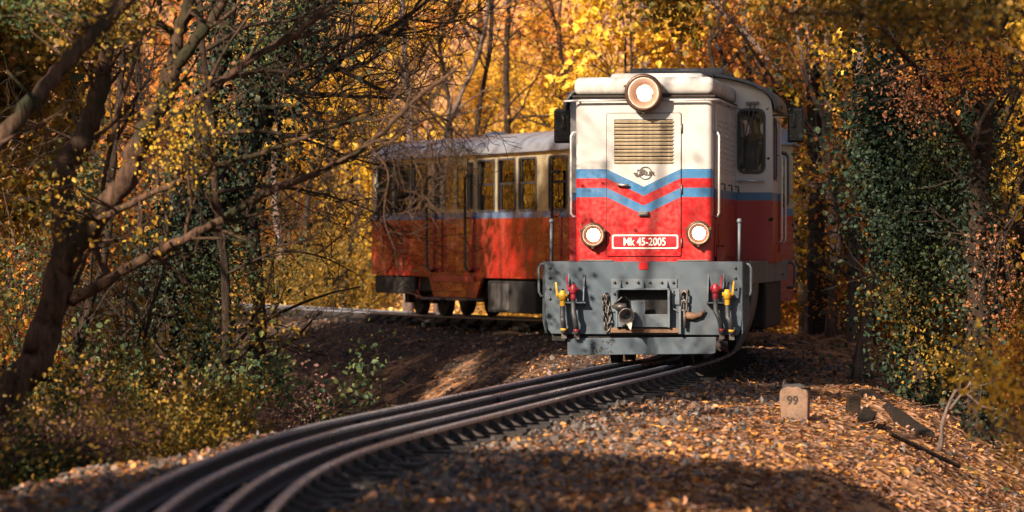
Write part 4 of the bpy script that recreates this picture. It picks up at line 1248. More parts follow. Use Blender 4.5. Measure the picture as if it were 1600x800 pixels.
def leaf_geo(C, size, rng, broad=.34, droop=.35, shaped=True, flat=0.0, nrm=None):
    """Small folded leaves at points C: returns verts and quads."""
    n = len(C)
    a = rng.normal(size=(n, 3)); a[:, 2] = a[:, 2] * (1 - flat) - droop; a = unit(a)
    m = rng.normal(size=(n, 3)) if nrm is None else nrm + rng.normal(size=(n, 3)) * .35
    m = unit(m - a * np.sum(m * a, 1, keepdims=True))
    b = np.cross(a, m)
    s = np.broadcast_to(np.asarray(size, float).reshape(-1, 1), (n, 1)) * rng.uniform(.5, 1.4, (n, 1))
    w = s * broad * rng.uniform(.8, 1.2, (n, 1))
    if not shaped:
        V = np.stack([C, C + a * s * .45 + b * w + m * s * .08, C + a * s, C + a * s * .45 - b * w + m * s * .08], 1)
        F = np.arange(n * 4).reshape(n, 4)
        return V.reshape(-1, 3), F
    up = m * s * .10
    V = np.stack([C, C + a * s * .28 + b * w + up, C + a * s * .68 + b * w * .8 + up * .8, C + a * s - up * .6, C + a * s * .68 - b * w * .8 + up * .8, C + a * s * .28 - b * w + up], 1)
    o = np.arange(n)[:, None] * 6
    F = np.concatenate([o + np.array([[0, 1, 2, 3]]), o + np.array([[0, 3, 4, 5]])], 0)
    return V.reshape(-1, 3), F

SUNWARD = np.array([[-sd.x, -sd.y, -sd.z + .5]])
def leaf_mesh(name, C, size, mat, rng, sunny=0.0, **kw):
    """SUNNY turns the blades towards the light, as living leaves do."""
    if sunny: kw['nrm'] = SUNWARD * sunny + rng.normal(size=(len(C), 3)) * .45
    V, F = leaf_geo(np.asarray(C, float), size, rng, **kw)
    return np_mesh(name, V, F, mat)

def rvec(rr):
    while True:
        v = Vector((rr.uniform(-1, 1), rr.uniform(-1, 1), rr.uniform(-1, 1)))
        if .05 < v.length < 1: return v.normalized()

def smooth_path(P, n=5):
    P = [Vector(p) for p in P]
    if len(P) < 3: return P
    Q = [P[0] * 2 - P[1]] + P + [P[-1] * 2 - P[-2]]
    out = []
    for i in range(1, len(Q) - 2):
        p0, p1, p2, p3 = Q[i - 1:i + 3]
        for k in range(n):
            t = k / n
            out.append(.5 * ((2 * p1) + (p2 - p0) * t + (2 * p0 - 5 * p1 + 4 * p2 - p3) * t * t + (3 * p1 - p0 - 3 * p2 + p3) * t ** 3))
    out.append(P[-1])
    return out

def grow(mb, tips, rr, p, d, L, r, level, last, kids=(4, 3), wob=.22, up=.10, spread=(35, 65), seg=None):
    seg = seg or (6 if level == 0 else 4)
    pts = [Vector(p)]; d = Vector(d).normalized()
    for i in range(seg):
        d = (d + rvec(rr) * wob + Vector((0, 0, up))).normalized()
        pts.append(pts[-1] + d * (L / seg))
    rad = [max(.0035, r * (1 - .68 * i / seg)) for i in range(seg + 1)]
    mb.tube(pts, rad, 7 if r > .05 else (5 if r > .015 else 3), cap=False)
    tips.append((level, pts))
    if level < last:
        n = kids[min(level, len(kids) - 1)]
        for k in range(n):
            t = rr.uniform(.25, 1.0) * seg
            i = min(int(t), seg - 1); q = pts[i].lerp(pts[i + 1], t - i)
            ax = (pts[i + 1] - pts[i]).normalized()
            sidev = ax.cross(rvec(rr)).normalized()
            an = R(rr.uniform(*spread))
            grow(mb, tips, rr, q, ax * math.cos(an) + sidev * math.sin(an), L * rr.uniform(.38, .65), rad[i] * rr.uniform(.4, .6), level + 1, last, kids, wob * 1.15, up, spread)

def leaf_points(tips, rng, per, sigma, minlevel=1):
    out = []
    for lv, pts in tips:
        if lv < minlevel: continue
        P = np.array([tuple(p) for p in pts])
        t = rng.uniform(.15, 1, per) ** .6 * (len(P) - 1)
        i = np.minimum(t.astype(int), len(P) - 2)
        q = P[i] + (P[i + 1] - P[i]) * (t - i)[:, None]
        out.append(q + rng.normal(size=q.shape) * sigma)
    return np.concatenate(out) if out else np.zeros((0, 3))

# --- prototypes
def tall_tree(seed, h, r, leaf, bark, n=16, per=26, size=.11, start=.28, lean=.05, spread_len=.30):
    rr = random.Random(seed); rng = np.random.default_rng(seed)
    mb = MB(); tips = []
    lx, ly = rr.uniform(-lean, lean), rr.uniform(-lean, lean)
    pts = [Vector((0, 0, -.35))]
    for i in range(1, 11):
        z = h * i / 10
        pts.append(Vector((lx * z + rr.uniform(-.05, .05) * (1 + i * .3), ly * z + rr.uniform(-.05, .05) * (1 + i * .3), z)))
    rad = [r * 1.35 if i == 0 else r * (1.1 - .95 * (i / 10) ** .9) for i in range(11)]
    mb.tube(smooth_path(pts, 2), np.interp(np.arange(21) / 2, np.arange(11), rad).tolist(), 9, cap=False)
    for k in range(n):
        t = start + (1 - start) * (k + rr.random()) / n
        i = min(9, int(t * 10)); q = pts[i].lerp(pts[i + 1], t * 10 - i)
        a = rr.uniform(0, 6.283)
        el = rr.uniform(.25, .9)
        grow(mb, tips, rr, q, (math.cos(a), math.sin(a), el), h * spread_len * (1.15 - .75 * t) * rr.uniform(.7, 1.2), max(.012, r * .38 * (1.1 - t)), 0, 2, (4, 3), .2, .08)
    tr = mb.mesh('trunk', bark, fix=False)
    C = leaf_points(tips, rng, per, .16)
    cr = leaf_mesh('crown', C, size, leaf, rng, sunny=.8, shaped=False)
    return tr, cr

def young_tree(seed, h, leaf, bark, stems=1, n=13, per=18, size=.11, sig=.10):
    rr = random.Random(seed); rng = np.random.default_rng(seed)
    mb = MB(); tips = []
    for s in range(stems):
        lx, ly = rr.uniform(-.14, .14), rr.uniform(-.14, .14)
        pts = [Vector((rr.uniform(-.1, .1) * (stems > 1), rr.uniform(-.1, .1) * (stems > 1), -.3))]
        for i in range(1, 8):
            z = h * i / 7; pts.append(Vector((lx * z + rr.uniform(-.06, .06), ly * z + rr.uniform(-.06, .06), z)))
        mb.tube(pts, [.012 * h * (1 - .85 * i / 7) for i in range(8)], 6, cap=False)
        for k in range(n):
            t = .10 + .9 * (k + rr.random()) / n
            i = min(6, int(t * 7)); q = pts[i].lerp(pts[i + 1], t * 7 - i)
            a = rr.uniform(0, 6.283)
            grow(mb, tips, rr, q, (math.cos(a), math.sin(a), rr.uniform(.1, .8)), h * .34 * (1.1 - .6 * t), .006 * h * (1.1 - t) + .003, 0, 1, (5,), .22, .05)
    tr = mb.mesh('trunk', bark, fix=False)
    C = leaf_points(tips, rng, per, sig, 0)
    return tr, leaf_mesh('crown', C, size, leaf, rng, sunny=1.0, shaped=False)

def bush(seed, h, leaf, n=17, per=70, size=.043, sig=.10):
    rr = random.Random(seed); rng = np.random.default_rng(seed)
    mb = MB(); tips = []
    for k in range(n):
        a = rr.uniform(0, 6.283); e = rr.uniform(.5, 2.2)
        grow(mb, tips, rr, (rr.uniform(-.15, .15), rr.uniform(-.15, .15), -.2), (math.cos(a), math.sin(a), e), h * rr.uniform(.6, 1.15), .012, 0, 1, (6,), .25, .03)
    tr = mb.mesh('stems', M['bark_dark'], fix=False)
    C = leaf_points(tips, rng, per, sig, 0)
    return tr, leaf_mesh('leaves', C, size, leaf, rng, sunny=.7, shaped=True)

SHADE_SEED = 7
def place(proto, names, x, y, label, cat, group, scale=1.0, z=None, rz=None):
    e = empty(names[0], (x, y, gz(x, y) if z is None else z), random.Random(int(x * 997 + y * 131) + SHADE_SEED * 7).uniform(0, 6.28) if rz is None else rz)
    e.scale = (scale, scale, scale)
    tag(e, label, cat, group)
    link(names[1], proto[0], e)
    if proto[1] is not None: link(names[2], proto[1], e)
    return e

def px_of(x, y):
    return 800 + FPX * x / y

# --- trees drawn from the photograph: limbs given as (column, row) at a distance, then real tubes in space
def built_tree(name, label, cat, limbs, bark, leaves=(), ivy=(), seed=1, drop=True, group=None, twigs=1, leaf_on_twigs=None):
    """limbs: (points, distance or (z0, z1), r0, r1, side branches, their length). First limb is the trunk."""
    rr = random.Random(seed); rng = np.random.default_rng(seed)
    mb = MB(); tips = []; paths = []
    base = None
    for li, (pp, Z, r0, r1, kids, kl) in enumerate(limbs):
        z0, z1 = Z if isinstance(Z, tuple) else (Z, Z)
        P = [at(px, py, z0 + (z1 - z0) * i / max(1, len(pp) - 1)) for i, (px, py) in enumerate(pp)]
        if li == 0:
            g = P[0].copy(); g.z = gz(g.x, g.y) - .25
            if drop and P[0].z > g.z + .3:
                d = P[0] - P[1]
                k = min(.5, .4 * abs(d.x) / max(.05, d.z * -1)) * (P[0].z - g.z)
                g.x += math.copysign(k, d.x) if abs(d.x) > 1e-6 else 0
                g.z = gz(g.x, g.y) - .25
                P = [g] + P
            base = Vector((P[0].x, P[0].y, gz(P[0].x, P[0].y)))
        sp = smooth_path(P, 5)
        for q in sp[1:-1]: q += rvec(rr) * r0 * .22
        n = len(sp)
        rad = [(r0 + (r1 - r0) * i / (n - 1)) * rr.uniform(.88, 1.12) for i in range(n)]
        if li == 0: rad[0] *= 1.5; rad[1] *= 1.25; rad[2] *= 1.1
        mb.tube(sp, rad, 12 if r0 > .08 else (8 if r0 > .03 else 5), cap=True)
        paths.append((sp, rad))
        for k in range(kids):
            t = rr.uniform(.2, 1.0) * (n - 1); i = min(n - 2, int(t)); q = sp[i].lerp(sp[i + 1], t - i)
            ax = (sp[i + 1] - sp[i]).normalized()
            sv = ax.cross(rvec(rr)).normalized(); an = R(rr.uniform(25, 70))
            grow(mb, tips, rr, q, ax * math.cos(an) + sv * math.sin(an), kl * rr.uniform(.5, 1.3), max(.006, min(.022, rad[i] * .5)), 0, twigs, (4, 3), .26, .02)
    e = empty(name, base)
    tag(e, label, cat, group)
    allp = [q for sp, _ in paths for q in sp]
    groups = {}
    for (px, py, rx, ry, Z, dz, cnt, size, mat) in leaves:
        c = at(px, py, Z); s = Z / FPX
        u = rng.normal(size=(cnt // 40 + 1, 3)) * .5
        cl = np.array(c) + u * np.array([rx * s, dz, ry * s])
        near = min(allp, key=lambda q: (q - c).length)
        for q in cl:                                   # a twig to each spray of leaves
            qv = Vector(q); st = min(random.Random(int(q[0] * 1e4)).sample(allp, min(12, len(allp))), key=lambda w: (w - qv).length) if len(allp) > 12 else near
            if (near - qv).length < (st - qv).length: st = near
            mid = st.lerp(qv, .55) + Vector((0, 0, .05 * (st - qv).length)) + rvec(rr) * .08 * (st - qv).length
            mb.tube([st, mid, qv], [.011, .007, .003], 4, cap=False)
        pts = np.repeat(cl, 40, axis=0)[:cnt]
        pts = pts + rng.normal(size=pts.shape) * np.array([.17, .17, .13]) * (Z / 36.0) ** .5
        groups.setdefault((mat, size), []).append(pts)
    if leaf_on_twigs:
        mat, size, per, sig = leaf_on_twigs
        groups.setdefault((mat, size), []).append(leaf_points(tips, rng, per, sig, 0))
    tr = link('trunk', mb.mesh('trunk', M[bark], fix=False), e); tr.location = -base
    for (mat, size), pl in groups.items():
        o = link('crown', leaf_mesh('crown', np.concatenate(pl), size, M[mat], rng, shaped=True), e); o.location = -base
        tag(o, None, None, None, None)
    ip = []
    for (li, cnt, spread, size) in ivy:
        sp, rad = paths[li]
        P = np.array([tuple(q) for q in sp]); n = len(P)
        t = rng.uniform(0, 1, cnt) * (n - 1); i = np.minimum(t.astype(int), n - 2)
        q = P[i] + (P[i + 1] - P[i]) * (t - i)[:, None]
        v = unit(rng.normal(size=(cnt, 3)) * np.array([1, 1, .35]))
        rad_ = np.interp(t, np.arange(n), rad)
        lump = 1 + .8 * np.sin(t * 2.3 + li) * np.sin(t * .9 + 2)
        ip.append((q + v * (rad_ + np.abs(rng.normal(size=cnt)) * spread * np.maximum(.25, lump))[:, None], size))
    if ip:
        o = link('ivy', leaf_mesh('ivy', np.concatenate([a for a, _ in ip]), ip[0][1], M['leaf_ivy'], rng, shaped=True, broad=.5), e); o.location = -base
    return e

# forked tree of the left edge
built_tree('forked_tree', 'big forked tree with bare brown trunk leaning up from the left edge', 'tree', [
    ([(-60, 745), (-5, 655), (40, 585), (68, 520), (92, 430), (106, 372)], 35, .165, .125, 2, .5),
    ([(104, 395), (98, 330), (98, 275), (106, 250), (132, 212), (152, 160), (166, 90), (182, 20), (192, -60)], (35, 35.5), .115, .06, 5, .9),
    ([(100, 420), (128, 375), (155, 335), (190, 290), (212, 240), (236, 190), (258, 150), (270, 105)], (35, 34.4), .10, .075, 4, .8),
    ([(270, 108), (277, 60), (290, 20), (306, -40)], (34.4, 34.2), .06, .045, 4, .8),
    ([(270, 108), (300, 70), (332, 28), (366, -30)], (34.4, 34), .062, .04, 4, .8),
    ([(205, 262), (240, 215), (300, 165), (380, 100), (452, 58), (520, 10)], (34.8, 36), .05, .03, 8, .9),
    ([(150, 345), (190, 325), (240, 300), (300, 278), (350, 256), (420, 235), (485, 212), (560, 188), (640, 193)], (34.6, 33.6), .034, .010, 9, .55),
    ([(112, 470), (165, 440), (228, 402), (285, 374), (345, 345), (400, 310), (455, 286), (520, 258), (580, 222), (640, 165), (712, 108)], (35, 33), .052, .014, 16, .7),
    ([(560, 232), (605, 218), (640, 240), (660, 290), (652, 340)], 33.3, .012, .004, 12, .36),
    ([(580, 190), (630, 180), (668, 205), (690, 260)], 33.5, .012, .004, 10, .36),
    ([(575, 228), (606, 268), (600, 340), (622, 400)], 33.3, .010, .004, 9, .36),
    ([(640, 165), (690, 185), (700, 240), (690, 300)], 33.0, .009, .004, 8, .34),
    ([(300, 372), (360, 374), (420, 384), (500, 372)], (34, 34), .014, .006, 4, .4),
    ([(118, 445), (150, 380), (215, 378), (260, 376)], (35, 34.6), .02, .008, 3, .4),
    ([(170, 440), (150, 380), (160, 300), (185, 180), (222, 60), (250, -20)], (36, 36.5), .03, .012, 4, .6),
], 'bark_brown', leaves=[
    (170, 35, 70, 30, 34, .6, 360, 0.044, 'leaf_amber'), (90, 40, 70, 40, 34.5, .6, 360, 0.044, 'leaf_amber'),
    (290, 185, 42, 45, 34, .4, 447, 0.032, 'leaf_yellow'), (255, 240, 40, 40, 34, .4, 274, 0.031, 'leaf_yellow'),
    (185, 360, 34, 22, 34, .3, 76, 0.044, 'leaf_yellow'), (310, 250, 40, 30, 34, .4, 187, 0.036, 'leaf_amber'),
    (50, 345, 50, 40, 34, .5, 205, 0.044, 'leaf_amber'), (30, 300, 30, 20, 33, .4, 67, 0.044, 'leaf_yellow'),
], seed=11)
built_tree('leaning_tree', 'smooth diagonal trunk catching the sun, leaning across the upper left corner', 'tree', [
    ([(-260, 520), (-150, 400), (-60, 290), (10, 205), (60, 150), (110, 92), (150, 50), (200, 0), (260, -70)], (31, 32), .075, .055, 5, .8),
    ([(10, 110), (60, 170), (75, 250), (85, 330)], (31.3, 31.6), .012, .005, 3, .3),
], 'bark_brown', leaves=[(150, 20, 60, 30, 32, .5, 570, 0.044, 'leaf_amber'), (60, 10, 70, 22, 32, .5, 627, 0.044, 'leaf_green')], seed=12)
built_tree('ivy_tree', 'dark ivy-clad trunk just right of the forked tree, beside the gully', 'tree', [
    ([(255, 640), (262, 560), (272, 470), (282, 400), (298, 320), (318, 235), (330, 150), (350, 60), (362, -60)], 43, .15, .10, 5, .9),
    ([(285, 400), (330, 330), (372, 255), (410, 165), (450, 75), (492, -20)], (43, 42.5), .10, .07, 6, .9),
    ([(300, 590), (306, 520), (322, 440), (330, 380), (322, 320)], (44, 44), .07, .05, 4, .6),
], 'bark_dark', leaves=[(400, 60, 60, 50, 42, .6, 649, 0.039, 'leaf_green'), (330, 460, 60, 60, 42, .6, 888, 0.039, 'leaf_green'), (420, 440, 60, 50, 43, .6, 649, 0.036, 'leaf_amber')],
    ivy=[(0, 4704, 0.28, 0.049), (1, 5734, 0.36, 0.049), (2, 2150, 0.25, 0.049)], seed=13)
built_tree('bare_tree', 'leafless dark tree spreading a net of twigs above the coach roof', 'tree', [
    ([(395, 640), (405, 520), (400, 400), (385, 260), (378, 170), (385, 120)], 47, .09, .06, 3, .9),
    ([(385, 150), (420, 72), (452, 66), (505, 92), (558, 122), (600, 142), (652, 165), (700, 190)], (47, 46), .045, .010, 22, .95),
    ([(385, 200), (420, 142), (480, 146), (540, 150), (600, 152), (650, 156)], (47, 46.4), .04, .012, 20, .9),
    ([(470, 146), (510, 112), (540, 85), (585, 62), (625, 35), (668, 0), (690, -30)], (46.6, 46), .038, .014, 20, .9),
    ([(510, 110), (560, 105), (600, 75), (640, 28), (665, -20)], (46.6, 46), .03, .012, 12, .8),
    ([(380, 250), (420, 185), (455, 178), (520, 190), (580, 172)], (47, 46.5), .03, .010, 14, .8),
    ([(405, 160), (470, 40), (540, -10), (600, -50)], (47, 47), .04, .016, 16, 1.0),
    ([(640, 30), (690, 36), (730, 28), (762, 8)], (46, 46), .014, .006, 8, .5),
    ([(480, 250), (520, 300), (560, 340), (600, 330)], (46, 45.5), .012, .005, 8, .5),
], 'bark_dark', seed=14, twigs=2)
built_tree('spindly_tree', 'spindly leafless tree whose thin boughs tangle in front of the ivy-clad trunk', 'tree', [
    ([(350, 660), (356, 540), (350, 420), (338, 300), (330, 190), (318, 80), (310, -40)], 40, .05, .03, 4, .7),
    ([(338, 300), (420, 292), (510, 305), (590, 335), (630, 380)], (40, 39), .022, .006, 14, .6),
    ([(332, 210), (410, 205), (490, 222), (560, 250), (630, 262)], (40, 39), .024, .006, 16, .6),
    ([(325, 130), (400, 112), (470, 108), (550, 60), (640, 52), (700, 40)], (40, 39.4), .026, .006, 18, .65),
    ([(318, 80), (390, 40), (460, 30), (540, -10)], (40, 40), .024, .010, 14, .65),
    ([(340, 330), (280, 250), (235, 180), (200, 90)], (40, 40), .022, .007, 12, .6),
    ([(350, 430), (430, 395), (500, 400), (560, 430)], (40, 39), .018, .005, 10, .5),
], 'bark_dark', seed=18, twigs=2)
built_tree('thin_trunk', 'thin dark trunk rising between the leaning tree and the forked tree', 'tree', [
    ([(100, 640), (118, 560), (140, 470), (160, 420), (172, 330), (180, 200), (195, 60), (205, -60)], 41, .055, .03, 8, .9),
], 'bark_dark', leaves=[(120, 300, 60, 60, 41, .6, 855, 0.041, 'leaf_green'), (60, 430, 50, 60, 41, .6, 855, 0.041, 'leaf_green')], seed=16)
built_tree('crooked_sapling', 'crooked black sapling with a forked foot standing in the undergrowth', 'sapling', [
    ([(205, 720), (225, 650), (232, 580), (228, 520), (250, 440), (270, 380)], 37, .03, .012, 6, .5),
    ([(260, 700), (245, 640), (232, 590)], 37, .018, .014, 2, .3),
], 'bark_dark', seed=17)
# right side
for i, (lab, pts, Z, r0, r1, k) in enumerate([
    ('pair of slender grey stems rising just beyond the right-hand mirror', [(1262, 560), (1266, 470), (1276, 330), (1280, 200), (1274, 100), (1268, -60)], 64, .095, .07, 8),
    ('grey trunk with rough bark, second beyond the right-hand mirror', [(1302, 570), (1300, 480), (1306, 380), (1292, 270), (1294, 170), (1296, 60), (1300, -60)], 62, .10, .07, 9),
    ('straight grey trunk beside the ivy-smothered tree', [(1335, 590), (1330, 500), (1334, 380), (1342, 260), (1344, 150), (1350, 0), (1352, -60)], 60, .085, .06, 8),
    ('pale trunk leaning in front of the ivy-smothered tree, bare below', [(1340, 600), (1350, 520), (1356, 460), (1372, 400), (1385, 330)], 50, .075, .05, 4),
]):
    limbs = [(pts, Z, r0, r1, k, 1.2)]
    if i == 0: limbs += [([(1276, 240), (1240, 150), (1190, 80), (1130, 20), (1080, -30)], (64, 66), .05, .03, 10, 1.1), ([(1268, 330), (1310, 260), (1330, 180), (1336, 60)], (64, 64), .04, .02, 6, 1.0)]
    if i == 1: limbs += [([(1298, 330), (1330, 290), (1342, 220), (1360, 120)], (62, 62), .035, .02, 6, 1.0), ([(1294, 200), (1260, 120), (1245, 40), (1240, -40)], (62, 63), .04, .02, 8, 1.0)]
    built_tree('grey_tree', lab, 'tree', limbs, 'bark_grey', seed=30 + i, twigs=2, leaf_on_twigs=('leaf_orange', .08, 2, .10), group='slender trees right of the train')
for i, (lab, pts, Z, r0, k, bk) in enumerate([
    ('pale slender trunk standing behind the far end of the coach roof', [(640, 300), (642, 190), (632, 90), (628, -40)], 76, .09, 7, 'bark_grey'),
    ('thin pale trunk leaning left behind the coach roof vent', [(690, 300), (700, 200), (742, 100), (760, 30), (768, -40)], 77, .055, 8, 'bark_grey'),
    ('forked brown trunk rising behind the middle of the coach roof', [(735, 300), (748, 180), (766, 70), (770, -40)], 78, .06, 8, 'bark_dark'),
    ('dark trunk rising straight behind the locomotive headlamp', [(1066, 300), (1066, 150), (1062, 60), (1066, -40)], 77, .08, 9, 'bark_dark'),
    ('thin dark trunk between the left mirror and the hood', [(886, 300), (884, 150), (872, 60), (850, -40)], 80, .05, 8, 'bark_dark'),
    ('slim grey trunk left of the coach, beyond the far rails', [(480, 420), (488, 300), (500, 200), (505, 60), (512, -40)], 95, .12, 7, 'bark_grey'),
    ('second grey trunk left of the coach, leaning right', [(515, 420), (510, 320), (520, 220), (545, 110), (560, -40)], 93, .08, 7, 'bark_grey'),
]):
    built_tree('slender_tree', lab, 'tree', [(pts, Z, r0, r0 * .6, k, 1.6)], bk, seed=60 + i, twigs=2, group='thin trunks behind the train')
built_tree('branching_tree', 'dark slim tree with rising forked limbs directly above the cab roof', 'tree', [
    ([(1190, 560), (1185, 400), (1176, 250), (1170, 120), (1166, 40), (1160, -60)], 72, .08, .05, 8, 1.2),
    ([(1176, 200), (1140, 110), (1110, 50), (1085, -20)], (72, 73), .05, .03, 10, 1.2),
    ([(1172, 160), (1210, 90), (1235, 30), (1250, -30)], (72, 72), .045, .03, 8, 1.2),
], 'bark_dark', seed=36, twigs=2, leaf_on_twigs=('leaf_orange', .10, 2, .14))
built_tree('ivy_smothered_tree', 'tree smothered in a dark green column of ivy on the right slope', 'tree', [
    ([(1440, 690), (1436, 600), (1424, 480), (1420, 380), (1412, 280), (1405, 180), (1392, 60), (1380, -60)], 47, .14, .08, 6, 1.0),
    ([(1420, 400), (1450, 330), (1480, 250), (1500, 170)], (47, 46.5), .06, .03, 5, .8),
    ([(1416, 330), (1385, 270), (1372, 200), (1380, 120)], (47, 46.5), .05, .03, 5, .8),
], 'bark_dark', leaves=[(1425, 330, 45, 70, 46.5, .5, 2052, 0.044, 'leaf_ivy'), (1400, 230, 40, 60, 46.5, .5, 1368, 0.044, 'leaf_ivy'), (1460, 430, 50, 60, 46.5, .5, 1230, 0.044, 'leaf_green'), (1475, 250, 50, 60, 46, .5, 957, 0.041, 'leaf_green'),
    (1400, 500, 50, 50, 46, .5, 546, 0.039, 'leaf_amber')],
    ivy=[(0, 9408, 0.37, 0.052), (1, 4031, 0.32, 0.052), (2, 3807, 0.32, 0.052)], seed=41)
built_tree('dark_tree', 'thick dark trunk with clinging twigs at the right edge of the wood', 'tree', [
    ([(1520, 720), (1524, 620), (1528, 480), (1526, 340), (1534, 200), (1552, 60), (1560, -60)], 44, .13, .09, 10, 1.0),
    ([(1530, 250), (1490, 190), (1440, 120), (1400, 70), (1370, 40)], (44, 42), .045, .018, 10, .7),
    ([(1528, 420), (1560, 370), (1600, 320)], (44, 43), .03, .012, 6, .6),
], 'bark_dark', leaves=[(1500, 110, 110, 40, 43, .8, 1140, 0.039, 'leaf_orange'), (1420, 150, 70, 45, 43, .7, 855, 0.036, 'leaf_rust'), (1560, 430, 40, 60, 43, .6, 498, 0.036, 'leaf_rust'), (1480, 560, 50, 40, 43, .6, 370, 0.036, 'leaf_amber')],
    ivy=[(0, 2912, 0.15, 0.043)], seed=42)
built_tree('slope_tree', 'slim dark trunk standing between the ivy-smothered tree and the thick right-edge trunk', 'tree', [
    ([(1478, 700), (1482, 600), (1488, 500), (1492, 380), (1500, 200), (1506, 0), (1510, -60)], 50, .07, .05, 8, .9),
], 'bark_dark', leaves=[(1500, 330, 50, 80, 50, .7, 1026, 0.041, 'leaf_green'), (1560, 250, 60, 60, 50, .7, 855, 0.041, 'leaf_amber')], seed=43)
built_tree('overhanging_tree', 'near tree whose leafy boughs overhang the top right corner', 'tree', [
    ([(2050, 900), (2020, 500), (1990, 250), (1930, 60), (1880, -30)], 29, .12, .07, 3, .6),
    ([(1930, 60), (1780, 10), (1640, 22), (1520, 28), (1400, 30), (1300, 22), (1225, 20)], (29, 28), .03, .006, 10, .5),
    ([(1880, -30), (1700, -20), (1560, -10), (1400, -25)], (29, 28.4), .03, .008, 8, .5),
    ([(1990, 250), (1800, 180), (1690, 120), (1620, 100), (1560, 40)], (29, 27), .02, .006, 5, .4),
    ([(1990, 330), (1780, 240), (1640, 120), (1600, 140), (1560, 150), (1535, 185), (1520, 212)], (29, 27), .016, .006, 4, .3),
], 'bark_brown', leaves=[(1500, 25, 110, 26, 28, .4, 940, 0.044, 'leaf_amber'), (1340, 22, 90, 22, 28, .4, 655, 0.044, 'leaf_amber'), (1250, 22, 30, 16, 28, .3, 142, 0.041, 'leaf_amber'), (1570, 60, 40, 40, 28, .3, 171, 0.044, 'leaf_yellow')], seed=44)
built_tree('yellow_sapling', 'low sapling with bright yellow leaves at the right edge, nearest the camera', 'sapling', [
    ([(1760, 900), (1720, 780), (1680, 700), (1640, 640), (1590, 600), (1530, 572), (1490, 560)], 27, .02, .005, 8, .35),
    ([(1680, 700), (1640, 690), (1610, 680), (1585, 690)], 27, .008, .004, 4, .3),
    ([(1690, 720), (1640, 760), (1600, 770)], 27, .008, .004, 4, .3),
], 'twig', leaves=[(1530, 568, 34, 16, 27, .25, 256, 0.034, 'leaf_yellow'), (1575, 605, 36, 26, 27, .25, 484, 0.034, 'leaf_yellow'), (1600, 680, 26, 40, 27, .25, 342, 0.031, 'leaf_yellow'), (1600, 740, 20, 30, 27, .25, 171, 0.031, 'leaf_orange')], seed=45)
built_tree('slanting_branch', 'grey dead branch propped slantwise on the leafy slope at the right', 'branch', [
    ([(1468, 705), (1474, 660), (1484, 628), (1500, 608), (1530, 632), (1560, 640)], 36, .020, .008, 3, .3),
    ([(1484, 640), (1506, 612), (1522, 590)], 36, .016, .007, 2, .3),
], 'bark_grey', seed=46, drop=False)
built_tree('bank_twig', 'single bare pinkish twig standing on the dark bank left of the rails', 'twig', [
    ([(546, 646), (538, 622), (530, 598)], 41, .018, .008, 1, .2),
], 'deadwood', seed=47, twigs=0)

# ------------------------------------------------------------------ the wood: prototypes copied as individual trees
TALL = {
    'yellow': [tall_tree(101, 13, .12, M['leaf_yellow'], M['bark_grey']), tall_tree(102, 15, .15, M['leaf_yellow'], M['bark_grey'], n=18)],
    'orange': [tall_tree(103, 14, .13, M['leaf_orange'], M['bark_grey'], n=18), tall_tree(104, 12, .10, M['leaf_orange'], M['bark_dark'])],
    'dark': [tall_tree(105, 13, .15, M['leaf_amber'], M['bark_dark'], n=24, per=60, size=.15, start=.22, spread_len=.24)],
    'umbrella': [tall_tree(107, 22, .18, M['leaf_amber'], M['bark_dark'], n=24, per=34, size=.14, start=.74, spread_len=.20)],  # crown shaped high so its shade clears the locomotive
    'bare': [tall_tree(106, 13, .11, M['leaf_rust'], M['bark_grey'], n=20, per=5), tall_tree(108, 12, .08, M['leaf_orange'], M['bark_dark'], n=16, per=4)],
}
FAR = {
    'yellow': [young_tree(211, 5.2, M['leaf_yellow'], M['bark_dark'], 2, per=20, size=.135, sig=.11), young_tree(212, 6.5, M['leaf_yellow'], M['bark_dark'], 1, 15, per=20, size=.14, sig=.11), young_tree(215, 3.6, M['leaf_yellow'], M['bark_dark'], 2, 9, per=20, size=.125, sig=.11)],
    'orange': [young_tree(213, 5.5, M['leaf_orange'], M['bark_dark'], 2, per=19, size=.135, sig=.11), young_tree(214, 4.5, M['leaf_orange'], M['bark_dark'], 3, 9, per=19, size=.13, sig=.11)],
    'amber': [young_tree(216, 4.2, M['leaf_amber'], M['bark_dark'], 2, per=20, size=.125, sig=.11)],
}
YOUNG = {
    'yellow': [young_tree(201, 5.2, M['leaf_yellow'], M['bark_grey'], 2), young_tree(202, 6.5, M['leaf_yellow'], M['bark_grey'], 1, 16)],
    'orange': [young_tree(203, 5.5, M['leaf_orange'], M['bark_grey'], 2), young_tree(204, 4.5, M['leaf_orange'], M['bark_dark'], 3, 9)],
    'amber': [young_tree(205, 4.6, M['leaf_amber'], M['bark_dark'], 2), young_tree(206, 3.6, M['leaf_amber'], M['bark_dark'], 3, 9)],
    'green': [young_tree(207, 4.2, M['leaf_green'], M['bark_dark'], 2)],
}
BUSH = {
    'yellow': [bush(301, 1.5, M['leaf_yellow'])], 'orange': [bush(302, 1.4, M['leaf_orange'])], 'amber': [bush(303, 1.5, M['leaf_amber']), bush(304, 1.2, M['leaf_amber'])],
    'green': [bush(305, 1.5, M['leaf_green']), bush(306, 1.2, M['leaf_green'])], 'pink': [bush(307, 1.2, M['leaf_pink'])],
}
rr = random.Random(77)

